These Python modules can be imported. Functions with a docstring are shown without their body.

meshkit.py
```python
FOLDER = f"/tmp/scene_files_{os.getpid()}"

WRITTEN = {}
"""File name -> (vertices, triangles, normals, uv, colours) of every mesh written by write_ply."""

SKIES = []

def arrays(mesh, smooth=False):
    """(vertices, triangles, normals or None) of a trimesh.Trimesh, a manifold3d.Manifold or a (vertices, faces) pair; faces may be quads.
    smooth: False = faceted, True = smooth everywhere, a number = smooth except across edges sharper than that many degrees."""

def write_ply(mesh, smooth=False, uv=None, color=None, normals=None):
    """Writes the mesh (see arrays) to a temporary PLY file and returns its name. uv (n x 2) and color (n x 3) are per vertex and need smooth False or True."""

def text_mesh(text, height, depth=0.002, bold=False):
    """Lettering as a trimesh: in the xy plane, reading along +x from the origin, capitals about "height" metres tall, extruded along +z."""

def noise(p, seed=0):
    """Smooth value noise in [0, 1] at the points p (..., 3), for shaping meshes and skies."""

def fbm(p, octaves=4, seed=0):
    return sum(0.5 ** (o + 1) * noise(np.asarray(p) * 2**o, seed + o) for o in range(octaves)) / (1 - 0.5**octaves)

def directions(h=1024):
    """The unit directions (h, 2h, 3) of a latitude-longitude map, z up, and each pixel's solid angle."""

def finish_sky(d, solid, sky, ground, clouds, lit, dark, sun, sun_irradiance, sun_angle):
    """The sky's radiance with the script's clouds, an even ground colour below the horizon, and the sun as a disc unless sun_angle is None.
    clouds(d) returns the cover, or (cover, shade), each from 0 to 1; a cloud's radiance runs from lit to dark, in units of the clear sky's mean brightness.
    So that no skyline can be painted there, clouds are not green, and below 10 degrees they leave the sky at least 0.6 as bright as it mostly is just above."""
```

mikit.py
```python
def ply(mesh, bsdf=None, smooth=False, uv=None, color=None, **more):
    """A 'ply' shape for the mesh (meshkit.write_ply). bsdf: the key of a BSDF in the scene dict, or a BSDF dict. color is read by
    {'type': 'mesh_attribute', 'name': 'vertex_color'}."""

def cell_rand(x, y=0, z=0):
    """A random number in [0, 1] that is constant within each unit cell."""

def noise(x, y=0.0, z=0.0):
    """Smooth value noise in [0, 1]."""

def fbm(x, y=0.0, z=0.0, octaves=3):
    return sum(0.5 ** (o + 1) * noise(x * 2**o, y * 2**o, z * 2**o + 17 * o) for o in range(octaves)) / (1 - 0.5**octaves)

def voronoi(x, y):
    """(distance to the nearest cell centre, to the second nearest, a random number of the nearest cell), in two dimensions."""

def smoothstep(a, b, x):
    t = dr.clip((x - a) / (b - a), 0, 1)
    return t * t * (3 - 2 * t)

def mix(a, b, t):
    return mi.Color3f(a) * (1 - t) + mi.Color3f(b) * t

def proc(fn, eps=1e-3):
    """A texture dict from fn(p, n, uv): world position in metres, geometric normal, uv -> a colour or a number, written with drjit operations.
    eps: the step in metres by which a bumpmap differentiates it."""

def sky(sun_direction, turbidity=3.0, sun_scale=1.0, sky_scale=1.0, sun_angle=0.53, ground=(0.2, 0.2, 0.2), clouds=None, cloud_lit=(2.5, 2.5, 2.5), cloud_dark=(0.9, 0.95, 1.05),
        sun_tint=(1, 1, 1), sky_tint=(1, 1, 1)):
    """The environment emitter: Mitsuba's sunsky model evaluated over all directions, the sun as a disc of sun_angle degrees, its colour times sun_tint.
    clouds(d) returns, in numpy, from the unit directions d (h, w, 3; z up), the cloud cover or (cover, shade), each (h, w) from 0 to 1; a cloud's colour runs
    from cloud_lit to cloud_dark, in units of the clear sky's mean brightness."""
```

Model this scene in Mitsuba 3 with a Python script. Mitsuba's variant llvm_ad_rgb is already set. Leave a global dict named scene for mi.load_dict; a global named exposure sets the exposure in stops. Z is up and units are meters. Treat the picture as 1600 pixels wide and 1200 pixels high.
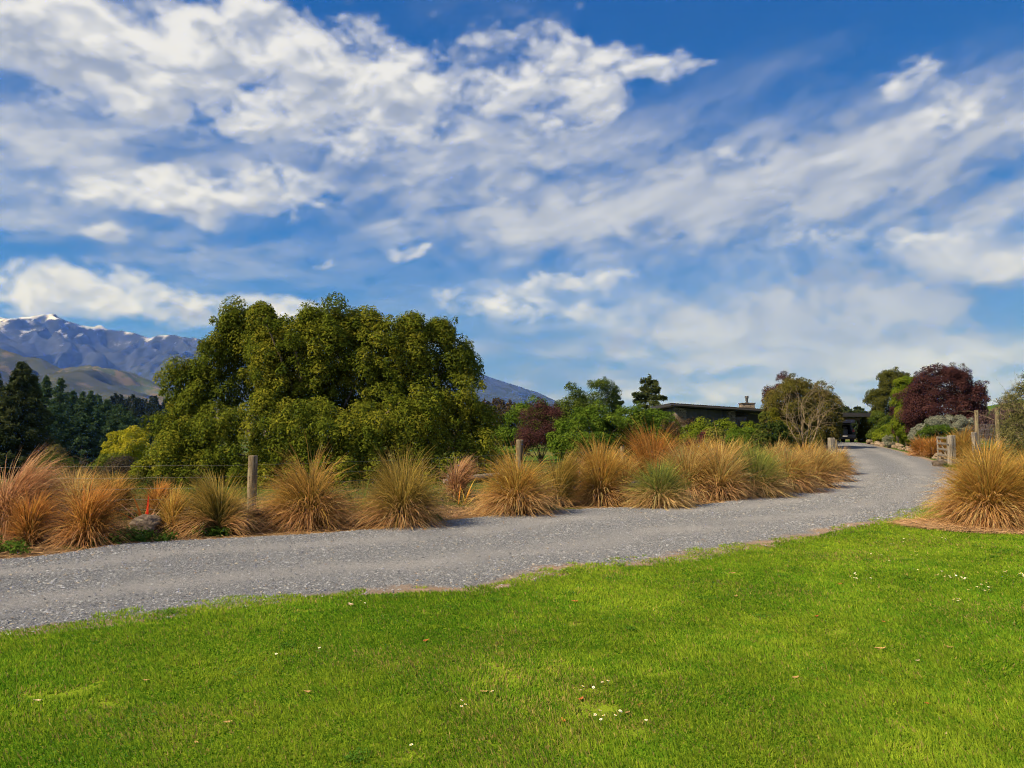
import math
import numpy as np
import shapely
import trimesh
import drjit as dr
import mitsuba as mi
import mikit
import meshkit
from mikit import proc, noise, fbm, smoothstep, mix, cell_rand, voronoi

T = mi.ScalarTransform4f
scene, labels = {}, {}

# ------------------------------------------------------------------ camera, sky, exposure
EYE = 1.6
PITCH = math.atan(79 / 1200)
exposure = 2.4
scene['camera'] = {
    'type': 'perspective', 'fov': 2 * math.degrees(math.atan(800 / 1200)), 'fov_axis': 'x',
    'near_clip': 0.1, 'far_clip': 60000.0,
    'to_world': T().look_at(origin=[0, 0, EYE], target=[0, math.cos(PITCH), EYE + math.sin(PITCH)], up=[0, 0, 1]),
    'medium': {'type': 'ref', 'id': 'air'},
}
scene['air'] = {'type': 'homogeneous', 'albedo': {'type': 'rgb', 'value': [0.95, 0.96, 0.98]}, 'sigma_t': {'type': 'rgb', 'value': [0.6e-5, 1.45e-5, 5.6e-5]}}
SUN = (-0.80, -0.45, 0.83)

# cloud banks: azimuth and elevation of the centre, half width, half height (degrees), strength
CUMULUS = [(-33.6,25.1,3.77,1.90,0.8), (-30.3,23.2,5.50,2.75,0.85), (-23.2,24.7,7.87,2.87,1.00), (-15.4,25.4,8.19,2.98,1.10), (-9.3,24.9,3.82,2.46,0.90), (-18.0,21.8,8.37,1.44,0.70), (-12.5,20.7,1.86,1.07,0.50), (-1.5,25.6,4.41,3.50,0.62), (4.4,26.5,3.66,1.82,0.75), (10.7,25.8,3.32,0.97,0.80), (7.3,23.5,1.64,1.26,0.80), (3.9,23.9,2.93,2.10,0.50), (-18.8,28.4,1.77,0.56,0.40), (6.4,29.9,1.22,0.46,0.60), (-17.7,16.8,4.19,1.47,1.00), (-23.2,15.2,2.54,0.72,0.95), (-28.9,15.8,3.36,1.20,0.75), (-24.8,16.7,2.81,0.91,0.60), (-28.2,13.1,1.69,0.53,0.80), (-29.8,9.9,5.0,1.1,0.9), (-32.6,9.0,3.4,1.3,0.85), (-25.2,8.7,3.3,0.9,0.7), (-17.3,9.2,4.4,0.8,0.75), (-20.3,8.0,5.07,0.98,0.70), (-2.4,9.8,3.94,1.27,1.10), (4.3,9.0,2.63,0.80,0.80), (7.2,11.5,2.85,0.93,0.70), (2.9,11.3,2.89,0.75,0.50), (-8.6,13.4,1.9,0.5,0.62), (-14.0,12.5,0.8,0.4,0.6), (28.4,21.9,2.85,1.71,0.75), (30.2,19.8,2.20,1.14,0.60), (17.9,19.3,2.65,0.84,0.60), (23.3,13.5,4.90,0.60,0.45), (28.8,12.7,4.09,0.74,0.50), (32.7,10.4,2.06,0.79,0.70)]
GREY = [(23.1,10.8,2.37,0.61,0.90), (19.0,10.2,1.29,0.36,0.80), (16.4,10.2,2.22,0.45,0.50), (23.1,20.8,4.55,1.37,0.55), (19.7,19.6,3.03,0.92,0.45), (14.8,18.9,0.82,0.43,0.70), (0.0,6.5,3.60,0.48,0.80), (9.0,6.5,5.14,0.75,0.70), (15.0,6.5,4.03,0.55,0.70), (10.0,8.6,2.80,0.56,0.50), (27.9,20.0,2.29,0.39,0.50), (33.6,9.2,1.34,0.24,0.60), (12.3,4.8,2.74,0.37,0.40)]
VEIL = [(16.6,17.1,14.51,3.46,0.75), (28.9,16.9,11.18,3.96,0.85), (4.8,15.0,9.54,2.74,0.60), (30.5,9.4,9.31,2.85,0.80), (18.6,8.1,12.82,2.70,0.65), (-2.0,22.2,4.39,6.00,0.45), (4.9,20.8,7.71,2.61,0.35), (-25.1,17.9,13.11,2.44,0.50), (-30.8,18.2,5.76,3.08,0.45), (-22.9,12.2,12.23,1.72,0.35), (-11.5,19.2,6.53,3.04,0.45), (4.8,5.7,30.24,2.85,0.55), (28.5,5.0,12.92,2.93,0.50), (-4.8,15.5,6.71,1.82,0.30), (-29.9,13.5,7.29,2.41,0.40), (32.7,20.8,3.13,2.20,0.40), (21.1,24.4,5.13,1.56,0.15), (-32.6,25.6,5.62,2.78,0.50)]


def npss(a, b, x):
    t = np.clip((x - a) / (b - a), 0, 1)
    return t * t * (3 - 2 * t)


def clouds(d):
    az = np.degrees(np.arctan2(d[..., 0], d[..., 1]))
    el = np.degrees(np.arcsin(np.clip(d[..., 2], -1, 1)))
    s = np.stack([d[..., 0] * 57, d[..., 1] * 57, el * 1.25], -1)                                # degrees
    w = np.stack([meshkit.fbm(s * 0.35, 3, 11), meshkit.fbm(s * 0.35, 3, 12), meshkit.fbm(s * 0.35, 3, 13)], -1) - 0.5
    n1 = meshkit.fbm(s * 0.30 + w * 1.0, 6, 1)
    n1s = meshkit.fbm((s + [-0.9, 0, 1.1]) * 0.30 + w * 1.0, 4, 1)           # the same, a step towards the sun
    n2 = meshkit.fbm(s * 0.75 + w * 1.6, 5, 2)
    n2s = meshkit.fbm((s + [-0.4, 0, 0.5]) * 0.75 + w * 1.6, 4, 2)
    n3 = meshkit.fbm(s * 2.1 + w * 2.5, 3, 5)
    th = np.radians(15 * npss(6, 14, el))                                    # streaks of high cloud climb to the right
    u, v_ = az * np.cos(th) + el * np.sin(th), -az * np.sin(th) + el * np.cos(th)
    st = meshkit.fbm(np.stack([u * 0.10 + w[..., 0] * 0.9, v_ * 0.42 + w[..., 2] * 0.9, 0 * u], -1), 6, 3)
    st2 = meshkit.fbm(np.stack([u * 0.34 + w[..., 1] * 1.6, v_ * 1.15 + w[..., 0] * 1.6, 0 * u + 9], -1), 5, 4)
    far = np.clip(npss(40, 62, np.abs(az)) + npss(34, 46, el), 0, 1)

    def banks(rows, jitter, power, grow=1.12):
        left, top, wsum = 1 + 0 * az, 0 * az, 1e-6 + 0 * az
        for a, e, ra, re, k in rows:
            x = (az + jitter * 3 * w[..., 0] - a) / (ra * grow)
            y = (el + jitter * 1.6 * w[..., 2] - e) / (re * grow)
            g = min(k, 1.0) * np.exp(-(x * x + y * y) ** power * 0.9)
            left = left * (1 - 0.97 * g)
            top, wsum = top + g * y, wsum + g
        return 1 - left, top / wsum
    c, height = banks(CUMULUS, 1.0, 1.35)
    general = np.clip((meshkit.fbm(s * 0.05, 4, 21) - 0.38) * 2.6, 0, 1)
    c = c * (1 - far) + far * general * 0.9
    height = height * (1 - far) + far * (n1 - 0.5) * 2
    body = c + (n1 - 0.5) * 1.55 + (n2 - 0.5) * 0.9 + (n3 - 0.5) * 0.35
    cum = npss(0.24, 1.0, body) * npss(0.05, 0.3, c)
    g, _ = banks(GREY, 0.8, 1.2)
    g = npss(0.35, 1.0, g * (1 - far) + (n2 - 0.5) * 1.4 + (n1 - 0.5) * 0.6) * 0.6 * npss(0.04, 0.25, g) * (1 - far)
    v, _ = banks(VEIL, 0.6, 1.0, 1.0)
    v = np.clip(v * 1.12, 0, 1) * (1 - far) + far * 0.5
    veil = np.clip(v * (0.80 + 1.7 * (st - 0.48) + 0.9 * (st2 - 0.5) + 0.9 * (n2 - 0.5) + 0.8 * (n1 - 0.5) + 0.5 * (n3 - 0.5)) + 0.16 * v * v, 0, 0.88)
    veil = np.maximum(veil, (0.74 + 0.8 * (st2 - 0.5)) * np.exp(-(np.maximum(el - 3, 0) / 9.0) ** 1.5) * (0.45 + 0.55 * npss(-16, 6, az + far * 30)))
    cover = 1 - (1 - veil) * (1 - cum * 0.97) * (1 - g)
    thick = npss(0.35, 1.15, body)
    shade_c = np.clip(0.16 - 0.55 * height + 3.0 * (n1s - n1) + 1.7 * (n2s - n2) + 0.5 * (0.5 - n3) + 0.46 * thick, 0, 1) * (0.35 + 0.65 * thick)
    shade_v = np.clip(0.68 + 1.0 * (0.5 - st) + 0.8 * (0.5 - st2), 0.2, 0.95)
    a_, b_, g_ = veil * (1 - cum) * (1 - g), cum * (1 - g), g
    shade = (shade_v * a_ + 0.9 * shade_c * b_ + 0.95 * g_) / np.maximum(a_ + b_ + g_, 1e-6)
    return cover, shade


scene['sky'] = mikit.sky(SUN, turbidity=2.6, sun_scale=1.0, sky_scale=0.8, sun_angle=0.6, clouds=clouds,
                         cloud_lit=(4.9, 4.85, 4.85), cloud_dark=(1.45, 1.8, 2.6), sky_tint=(0.03, 0.38, 0.73), sun_tint=(1.0, 0.96, 0.90))


# ------------------------------------------------------------------ helpers
SKYLINE = {}


def tag(key, label=None, cat=None, group=None, kind=None):
    e = labels.setdefault(key, {})
    for k, v in (('label', label), ('category', cat), ('group', group), ('kind', kind)):
        if v:
            e[k] = v


TAKEN = {}


def numbered(name):
    n = TAKEN.get(name, 0)
    TAKEN[name] = n + 1
    return name if n == 0 else '%s_%03d' % (name, n)


def thing(name, label, cat, group=None):
    key = numbered(name)
    tag(key, label, cat, group)
    return key


def put(name, mesh, bsdf, parent=None, smooth=False, color=None):
    key = numbered((parent + '__' if parent else '') + name)
    scene[key] = mikit.ply(mesh, bsdf, smooth=smooth, color=color)
    return key


def vnoise(x, y, s, seed=0, octaves=4):
    x, y = np.broadcast_arrays(np.asarray(x, float), np.asarray(y, float))
    return meshkit.fbm(np.stack([x * s, y * s, 0 * x], -1), octaves, seed)


def ground_z(x, y):
    """height of the land in metres"""
    x, y = np.asarray(x, float), np.asarray(y, float)
    yy = np.maximum(y, 4.0)
    u = x / yy
    left = 1 - npss(-0.24, 0.04, u)
    z = -6.0 * left * npss(17, 120, y)
    right = npss(0.02, 0.26, u)
    z = z + 0.95 * right * npss(28, 62, y)
    z = z - 7.0 * npss(110, 400, y) * (1 - left)
    z = z + 24 * np.exp(-((x - 245) / 95) ** 2 - ((y - 300) / 120) ** 2)
    z = z + 0.06 * (vnoise(x, y, 0.45, 31, 2) - 0.5) * (1 - npss(30, 60, np.hypot(x, y)))
    rough = npss(40, 140, np.hypot(x, y))
    return z + rough * 1.2 * (vnoise(x, y, 0.03, 32, 3) - 0.5)


def hit(px, py):
    """the point of the land seen at a place of the photograph"""
    u, v = (px - 800) / 1200.0, (600 - py) / 1200.0
    dx, dy, dz = u, math.cos(PITCH) - v * math.sin(PITCH), math.sin(PITCH) + v * math.cos(PITCH)
    t = np.concatenate([np.arange(2.5, 60, 0.02), np.arange(60, 900, 0.25)])
    f = EYE + dz * t - ground_z(dx * t, dy * t)
    i = np.nonzero(f <= 0)[0]
    i = i[0] if len(i) else len(t) - 1
    return dx * t[i], dy * t[i]


def xat(px, y):
    return (px - 800) / 1200.0 * y * 0.9985


def zat(py, y):
    return EYE + y * math.tan(PITCH + math.atan((600 - py) / 1200.0))


def catmull(pts, n):
    p = np.asarray(pts, float)
    p = np.vstack([2 * p[0] - p[1], p, 2 * p[-1] - p[-2]])
    out = []
    for i in range(1, len(p) - 2):
        t = np.linspace(0, 1, n, endpoint=False)[:, None]
        out.append(0.5 * (2 * p[i] + (p[i + 1] - p[i - 1]) * t + (2 * p[i - 1] - 5 * p[i] + 4 * p[i + 1] - p[i + 2]) * t ** 2 + (3 * p[i] - p[i - 1] - 3 * p[i + 1] + p[i + 2]) * t ** 3))
    return np.vstack(out + [p[-2:-1]])


def resample(line, n):
    line = np.asarray(line, float)
    s = np.concatenate([[0], np.cumsum(np.linalg.norm(np.diff(line, axis=0), axis=1))])
    t = np.linspace(0, s[-1], n)
    return np.stack([np.interp(t, s, line[:, k]) for k in range(line.shape[1])], 1)


def grid_faces(n, m):
    i, j = np.meshgrid(np.arange(n - 1), np.arange(m - 1), indexing='ij')
    a = i * m + j
    return np.stack([a, a + m, a + m + 1, a + 1], -1).reshape(-1, 4)


def inside(poly, x, y):
    pg = shapely.Polygon(poly).buffer(0)
    shapely.prepare(pg)
    return shapely.contains_xy(pg, x, y)


def tube(points, radii, sides=6):
    p = np.asarray(points, float)
    t = np.gradient(p, axis=0)
    t /= np.linalg.norm(t, axis=1, keepdims=True) + 1e-12
    a = np.cross(t, np.where(np.abs(t[:, 2:]) < 0.9, [0, 0, 1.0], [1.0, 0, 0]))
    a /= np.linalg.norm(a, axis=1, keepdims=True) + 1e-12
    b, ang = np.cross(t, a), np.arange(sides) * 2 * np.pi / sides
    r = np.broadcast_to(radii, (len(p),))
    v = p[:, None] + r[:, None, None] * (np.cos(ang)[None, :, None] * a[:, None] + np.sin(ang)[None, :, None] * b[:, None])
    i, j = np.meshgrid(np.arange(len(p) - 1), np.arange(sides), indexing='ij')
    q = np.stack([i * sides + j, i * sides + (j + 1) % sides, (i + 1) * sides + (j + 1) % sides, (i + 1) * sides + j], -1).reshape(-1, 4)
    v = np.vstack([v.reshape(-1, 3), p[:1], p[-1:]])
    k, n = np.arange(sides), len(p) * sides
    caps = np.vstack([np.stack([(k + 1) % sides, k, k * 0 + n], 1), np.stack([n - sides + k, n - sides + (k + 1) % sides, k * 0 + n + 1], 1)])
    return v, np.vstack([q[:, [0, 1, 2]], q[:, [0, 2, 3]], caps])


def merge(parts):
    vs, fs, at = [], [], 0
    for v, f in parts:
        v, f = np.asarray(v, float), np.asarray(f, int)
        if f.shape[1] == 4:
            f = np.vstack([f[:, [0, 1, 2]], f[:, [0, 2, 3]]])
        vs.append(v)
        fs.append(f + at)
        at += len(v)
    return np.vstack(vs), np.vstack(fs)


def box(cx, cy, cz, sx, sy, sz, rz=0.0, bevel=0.0, rx=0.0, ry=0.0):
    """a box with bevelled edges, centre and full sizes"""
    b = min(bevel, 0.45 * min(sx, sy, sz))
    if b > 0:
        pts = []
        for i in (-1, 1):
            for j in (-1, 1):
                for k in (-1, 1):
                    h = np.array([i * sx / 2, j * sy / 2, k * sz / 2])
                    for ax in range(3):
                        q = h.copy()
                        for o in range(3):
                            if o != ax:
                                q[o] -= np.sign(q[o]) * b
                        pts.append(q)
        m = trimesh.convex.convex_hull(np.array(pts))
    else:
        m = trimesh.creation.box((sx, sy, sz))
    R = trimesh.transformations.euler_matrix(rx, ry, rz)
    m.apply_transform(R)
    m.apply_translation((cx, cy, cz))
    return np.array(m.vertices), np.array(m.faces)


# ------------------------------------------------------------------ materials
def attr():
    return {'type': 'mesh_attribute', 'name': 'vertex_color'}


def rgb(*c):
    return {'type': 'rgb', 'value': list(c)}


scene['leaf'] = {'type': 'principledthin', 'base_color': attr(), 'roughness': 0.65, 'diff_trans': 0.6, 'spec_trans': 0.0, 'eta': 1.25}
scene['blade'] = {'type': 'principledthin', 'base_color': attr(), 'roughness': 0.55, 'diff_trans': 1.0, 'spec_trans': 0.0, 'eta': 1.25}
scene['matte'] = {'type': 'twosided', 'nested': {'type': 'principled', 'base_color': attr(), 'roughness': 0.85, 'specular': 0.3}}


def bark_fn(p, n, uv):
    f = fbm(p.x * 22, p.y * 22, p.z * 5, 3)
    return mix((0.045, 0.037, 0.028), (0.17, 0.145, 0.115), smoothstep(0.25, 0.75, f))


scene['bark'] = {'type': 'diffuse', 'reflectance': proc(bark_fn)}


def soil_fn(p, n, uv):
    a = fbm(p.x * 1.3, p.y * 1.3, 0.0, 3)
    b = fbm(p.x * 17, p.y * 17, 2.0, 3)
    fine = fbm(p.x * 60, p.y * 60, 5.0, 2)
    dirt = mix((0.055, 0.035, 0.02), (0.20, 0.13, 0.075), smoothstep(0.3, 0.75, b * 0.6 + fine * 0.4))
    straw = mix((0.26, 0.17, 0.085), (0.11, 0.075, 0.035), smoothstep(0.35, 0.65, fine))
    near = mix(dirt, straw, smoothstep(0.45, 0.66, a) * 0.8)
    weeds = mix((0.03, 0.06, 0.012), (0.075, 0.12, 0.025), b)
    near = mix(near, weeds, smoothstep(0.60, 0.72, fbm(p.x * 0.9 + 7, p.y * 0.9, 4.0, 3)) * 0.7)
    # rough paddock beyond the fence line
    big = fbm(p.x * 0.06, p.y * 0.06, 1.0, 4)
    field = mix((0.05, 0.10, 0.02), (0.12, 0.13, 0.045), smoothstep(0.35, 0.7, big))
    field = mix(field, (0.15, 0.12, 0.06), smoothstep(0.55, 0.75, fbm(p.x * 0.02 + 3, p.y * 0.02, 9.0, 3)) * 0.6)
    beyond = smoothstep(17.0, 26.0, p.y + 2.5 * a - 0.45 * dr.maximum(p.x + 5, 0))
    return mix(near, field, beyond)


def soil_bump(p, n, uv):
    return fbm(p.x * 25, p.y * 25, 0.0, 3) * 0.03


scene['soil'] = {'type': 'bumpmap', 'nested': {'type': 'diffuse', 'reflectance': proc(soil_fn)}, 'tex': proc(soil_bump, 4e-3), 'scale': 1.0}


def turf_fn(p, n, uv):
    a = fbm(p.x * 0.7, p.y * 0.7, 0.0, 3)
    b = fbm(p.x * 9, p.y * 9, 1.0, 3)
    c = mix((0.10, 0.18, 0.012), (0.20, 0.28, 0.022), b)
    return mix(c, (0.10, 0.075, 0.035), smoothstep(0.62, 0.78, b * 0.5 + a * 0.5) * 0.7)


scene['turf'] = {'type': 'diffuse', 'reflectance': proc(turf_fn)}


def gravel_fn(p, n, uv):
    d1, d2, r = voronoi(p.x * 55, p.y * 55)
    e1, e2, q = voronoi(p.x * 110 + 3, p.y * 110)
    v = 0.62 * r + 0.38 * q
    stone = mix((0.09, 0.102, 0.126), (0.39, 0.43, 0.495), v * v)
    stone = mix(stone, (0.30, 0.25, 0.19), smoothstep(0.965, 0.985, r) * 0.6)
    gap = smoothstep(0.0, 0.16, d2 - d1)
    c = mix((0.055, 0.056, 0.058), stone, gap)
    # wheel tracks are finer and paler; uv.x runs across the drive
    w = uv.x + 0.05 * (fbm(p.x * 0.5, p.y * 0.5, 3.0, 3) - 0.5)
    track = dr.exp(-dr.square((w - 0.27) / 0.085)) + dr.exp(-dr.square((w - 0.65) / 0.085))
    dust = mix((0.255, 0.265, 0.285), (0.395, 0.40, 0.415), fbm(p.x * 30, p.y * 30, 0.0, 3))
    c = mix(c, dust, dr.clip(track, 0, 1) * 0.45 * smoothstep(0.0, 0.8, fbm(p.x * 0.8, p.y * 1.1, 8.0, 3)))
    edge = smoothstep(0.87, 0.93, uv.x + 0.10 * (fbm(p.x * 1.7, p.y * 1.7, 6.0, 3) - 0.5)) + smoothstep(0.03, 0.0, uv.x + 0.08 * (fbm(p.x * 1.7, p.y * 1.7, 6.0, 3) - 0.5))
    sand = mix((0.17, 0.115, 0.075), (0.36, 0.27, 0.19), fbm(p.x * 14, p.y * 14, 0.0, 3))
    c = mix(c, sand, dr.clip(edge, 0, 1) * 0.8)
    return c


def gravel_bump(p, n, uv):
    d1, d2, r = voronoi(p.x * 55, p.y * 55)
    return smoothstep(0.0, 0.35, d2 - d1) * 0.006 * (0.4 + r) + 0.02 * fbm(p.x * 4, p.y * 4, 0.0, 2)


scene['gravel'] = {'type': 'bumpmap', 'nested': {'type': 'diffuse', 'reflectance': proc(gravel_fn)}, 'tex': proc(gravel_bump, 2.5e-3), 'scale': 1.0}

# ------------------------------------------------------------------ ground, drive and lawn
N = 301
s_ = np.linspace(-1, 1, N)
axis = 14900 * np.sinh(8.2 * s_) / np.sinh(8.2)
GX, GY = np.meshgrid(axis, axis + 9.0, indexing='ij')
GZ = ground_z(GX, GY)
put('ground', (np.stack([GX, GY, GZ], -1).reshape(-1, 3), grid_faces(N, N)), 'soil', smooth=True)
tag('ground', 'brown earth and rough paddock around the drive', kind='structure')

near_edge = [(-13.5, 0.5), (-8.0, 4.2)] + [hit(*q) for q in [(0, 988), (200, 964), (400, 938), (600, 920), (720, 916), (790, 905), (870, 886), (960, 879), (1050, 871), (1200, 846), (1300, 825), (1400, 806), (1455, 783)]] + [(12.6, 22.2), (15.9, 27.8), (18.0, 31.8), (20.9, 38.6), (23.0, 45.6), (25.2, 53.8), (27.2, 61.0), (30.5, 72.0)]
far_edge = [(-16.0, 5.0), (-10.5, 8.0)] + [hit(*q) for q in [(0, 876), (200, 851), (400, 839), (560, 829), (740, 809), (900, 796), (1000, 793), (1100, 789), (1200, 774), (1290, 755)]] + [(14.2, 33.4), (16.8, 39.8), (19.4, 47.0), (21.6, 53.8), (23.6, 61.0), (26.5, 72.0)]
NE, FE = resample(catmull(near_edge, 12), 420), resample(catmull(far_edge, 12), 420)
# pair the edges by walking both, near edge point to closest far point
M = 34
tt = np.linspace(0, 1, M)
wob = 0.14 * (vnoise(np.arange(420) * 0.1, 0 * np.arange(420), 1.0, 5, 3) - 0.5)
wob2 = 0.24 * (vnoise(np.arange(420) * 0.1, 9 + 0 * np.arange(420), 1.0, 6, 3) - 0.5)
dirs = NE - FE
dirs /= np.linalg.norm(dirs, axis=1, keepdims=True)
A_, B_ = FE - dirs * (0.18 + wob2[:, None]), NE + dirs * (0.62 + wob[:, None])
RXY = A_[:, None] * (1 - tt[None, :, None]) + B_[:, None] * tt[None, :, None]
prof = 0.035 * npss(0.0, 0.07, tt) * npss(1.0, 0.93, tt) - 0.012
rut = -0.02 * (np.exp(-((tt - .3) / .07) ** 2) + np.exp(-((tt - .72) / .07) ** 2))
RZ = ground_z(RXY[..., 0], RXY[..., 1]) + prof[None] + rut[None] * 0.6 + 0.012 * (vnoise(RXY[..., 0], RXY[..., 1], 2.0, 9, 3) - 0.5)
scene['driveway'] = mikit.ply((np.concatenate([RXY, RZ[..., None]], -1).reshape(-1, 3), grid_faces(420, M)[:, ::-1]), 'gravel', smooth=True,
                              uv=np.stack([np.tile(tt, 420), np.repeat(np.arange(420) * 0.1, M)], 1))
tag('driveway', 'curving grey gravel driveway', kind='structure')

LE = NE[NE[:, 1] < 27.0]
lawn_pts = LE + dirs[NE[:, 1] < 27.0] * (0.04 + 0.26 * npss(0.3, 0.75, vnoise(np.arange(len(LE)) * 0.085, 3 + 0 * np.arange(len(LE)), 1.0, 15, 4))[:, None] + 0.16 * np.exp(-((LE[:, :1] - np.interp(0.5, [0, 1], [-1.6, 0.4])) / 1.3) ** 2))
lawn_poly = np.vstack([lawn_pts, [(30, 27.0), (36, 10), (36, -6), (-13.5, -6)]])
back = np.stack([np.interp(np.linspace(0, 1, len(lawn_pts)), [0, 1], [-13.5, 34.0]), np.full(len(lawn_pts), -6.0)], 1)
K = 60
tk = np.linspace(0, 1, K) ** 1.3
LXY = lawn_pts[:, None] * (1 - tk[None, :, None]) + back[:, None] * tk[None, :, None]
LZ = ground_z(LXY[..., 0], LXY[..., 1]) + 0.02 * npss(0, 0.03, tk)[None] - 0.004
put('lawn', (np.concatenate([LXY, LZ[..., None]], -1).reshape(-1, 3), grid_faces(len(lawn_pts), K)[:, ::-1]), 'turf', smooth=True)
tag('lawn', 'mown green lawn in the foreground', kind='structure')


def lawn_z(x, y):
    return ground_z(x, y) + 0.014


MULCH = np.array([8.6, 13.35])


def in_mulch(x, y, grow=0.0):
    return ((x - MULCH[0] - 0.25) / (2.15 + grow)) ** 2 + ((y - MULCH[1]) / (1.15 + grow * 0.6)) ** 2 + 0.5 * (vnoise(x, y, 1.2, 55, 3) - 0.5) < 1


# grass blades: one triangle each, denser close by
rng = np.random.default_rng(3)


def lawn_blades():
    out = []
    cand = 1560000
    # sample in polar fashion so that density falls with distance
    r = 2.0 * np.exp(rng.random(cand) * math.log(16.0))
    keep = rng.random(cand) < np.minimum(1, r / 6.0) ** 0.9
    a = rng.uniform(-0.72, 0.72, cand)
    x, y = r * np.sin(a), r * np.cos(a)
    creep = shapely.Polygon(lawn_poly).buffer(0.24).buffer(0)
    shapely.prepare(creep)
    ok = keep & (inside(lawn_poly, x, y) | (shapely.contains_xy(creep, x, y) & (vnoise(x, y, 3.2, 47, 3) > 0.53))) & ~in_mulch(x, y)
    return x[ok], y[ok]


bx, by = lawn_blades()
R = np.hypot(bx, by)
patch = vnoise(bx, by, 0.8, 41, 4)
tuft = vnoise(bx, by, 6.0, 42, 3)
bare = npss(0.66, 0.78, vnoise(bx, by, 1.9, 43, 3) * 0.65 + tuft * 0.35)
keep = rng.random(len(bx)) > bare * 0.85
bx, by, R, patch, tuft, bare = (q[keep] for q in (bx, by, R, patch, tuft, bare))
n = len(bx)
print('blades', n)
fine = vnoise(bx, by, 16.0, 46, 2)
h = (0.016 + 0.022 * rng.random(n)) * (0.35 + 0.8 * tuft + 0.6 * fine) * (1 - 0.5 * bare) * (1 + 0.012 * R)
wd = (0.0027 + 0.0019 * rng.random(n)) * (0.75 + R * 0.16)
az = rng.uniform(0, 2 * np.pi, n)
lean = rng.normal(0, 0.95, n)
lx, ly = np.cos(az) * np.sin(lean), np.sin(az) * np.sin(lean)
sw = vnoise(bx, by, 1.5, 44, 2) * 6
base = np.stack([bx, by, lawn_z(bx, by)], 1)
tip = base + h[:, None] * np.stack([lx + 0.35 * np.cos(sw), ly + 0.35 * np.sin(sw), np.maximum(np.cos(lean), 0.25)], 1)
wa = rng.uniform(0, 2 * np.pi, n)
side = np.stack([np.cos(wa), np.sin(wa), 0 * wa], 1) * wd[:, None]
verts = np.stack([base - side, base + side, tip], 1).reshape(-1, 3)
g1, g2, g3 = np.array([0.120, 0.272, 0.017]), np.array([0.300, 0.420, 0.034]), np.array([0.42, 0.35, 0.12])
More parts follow.
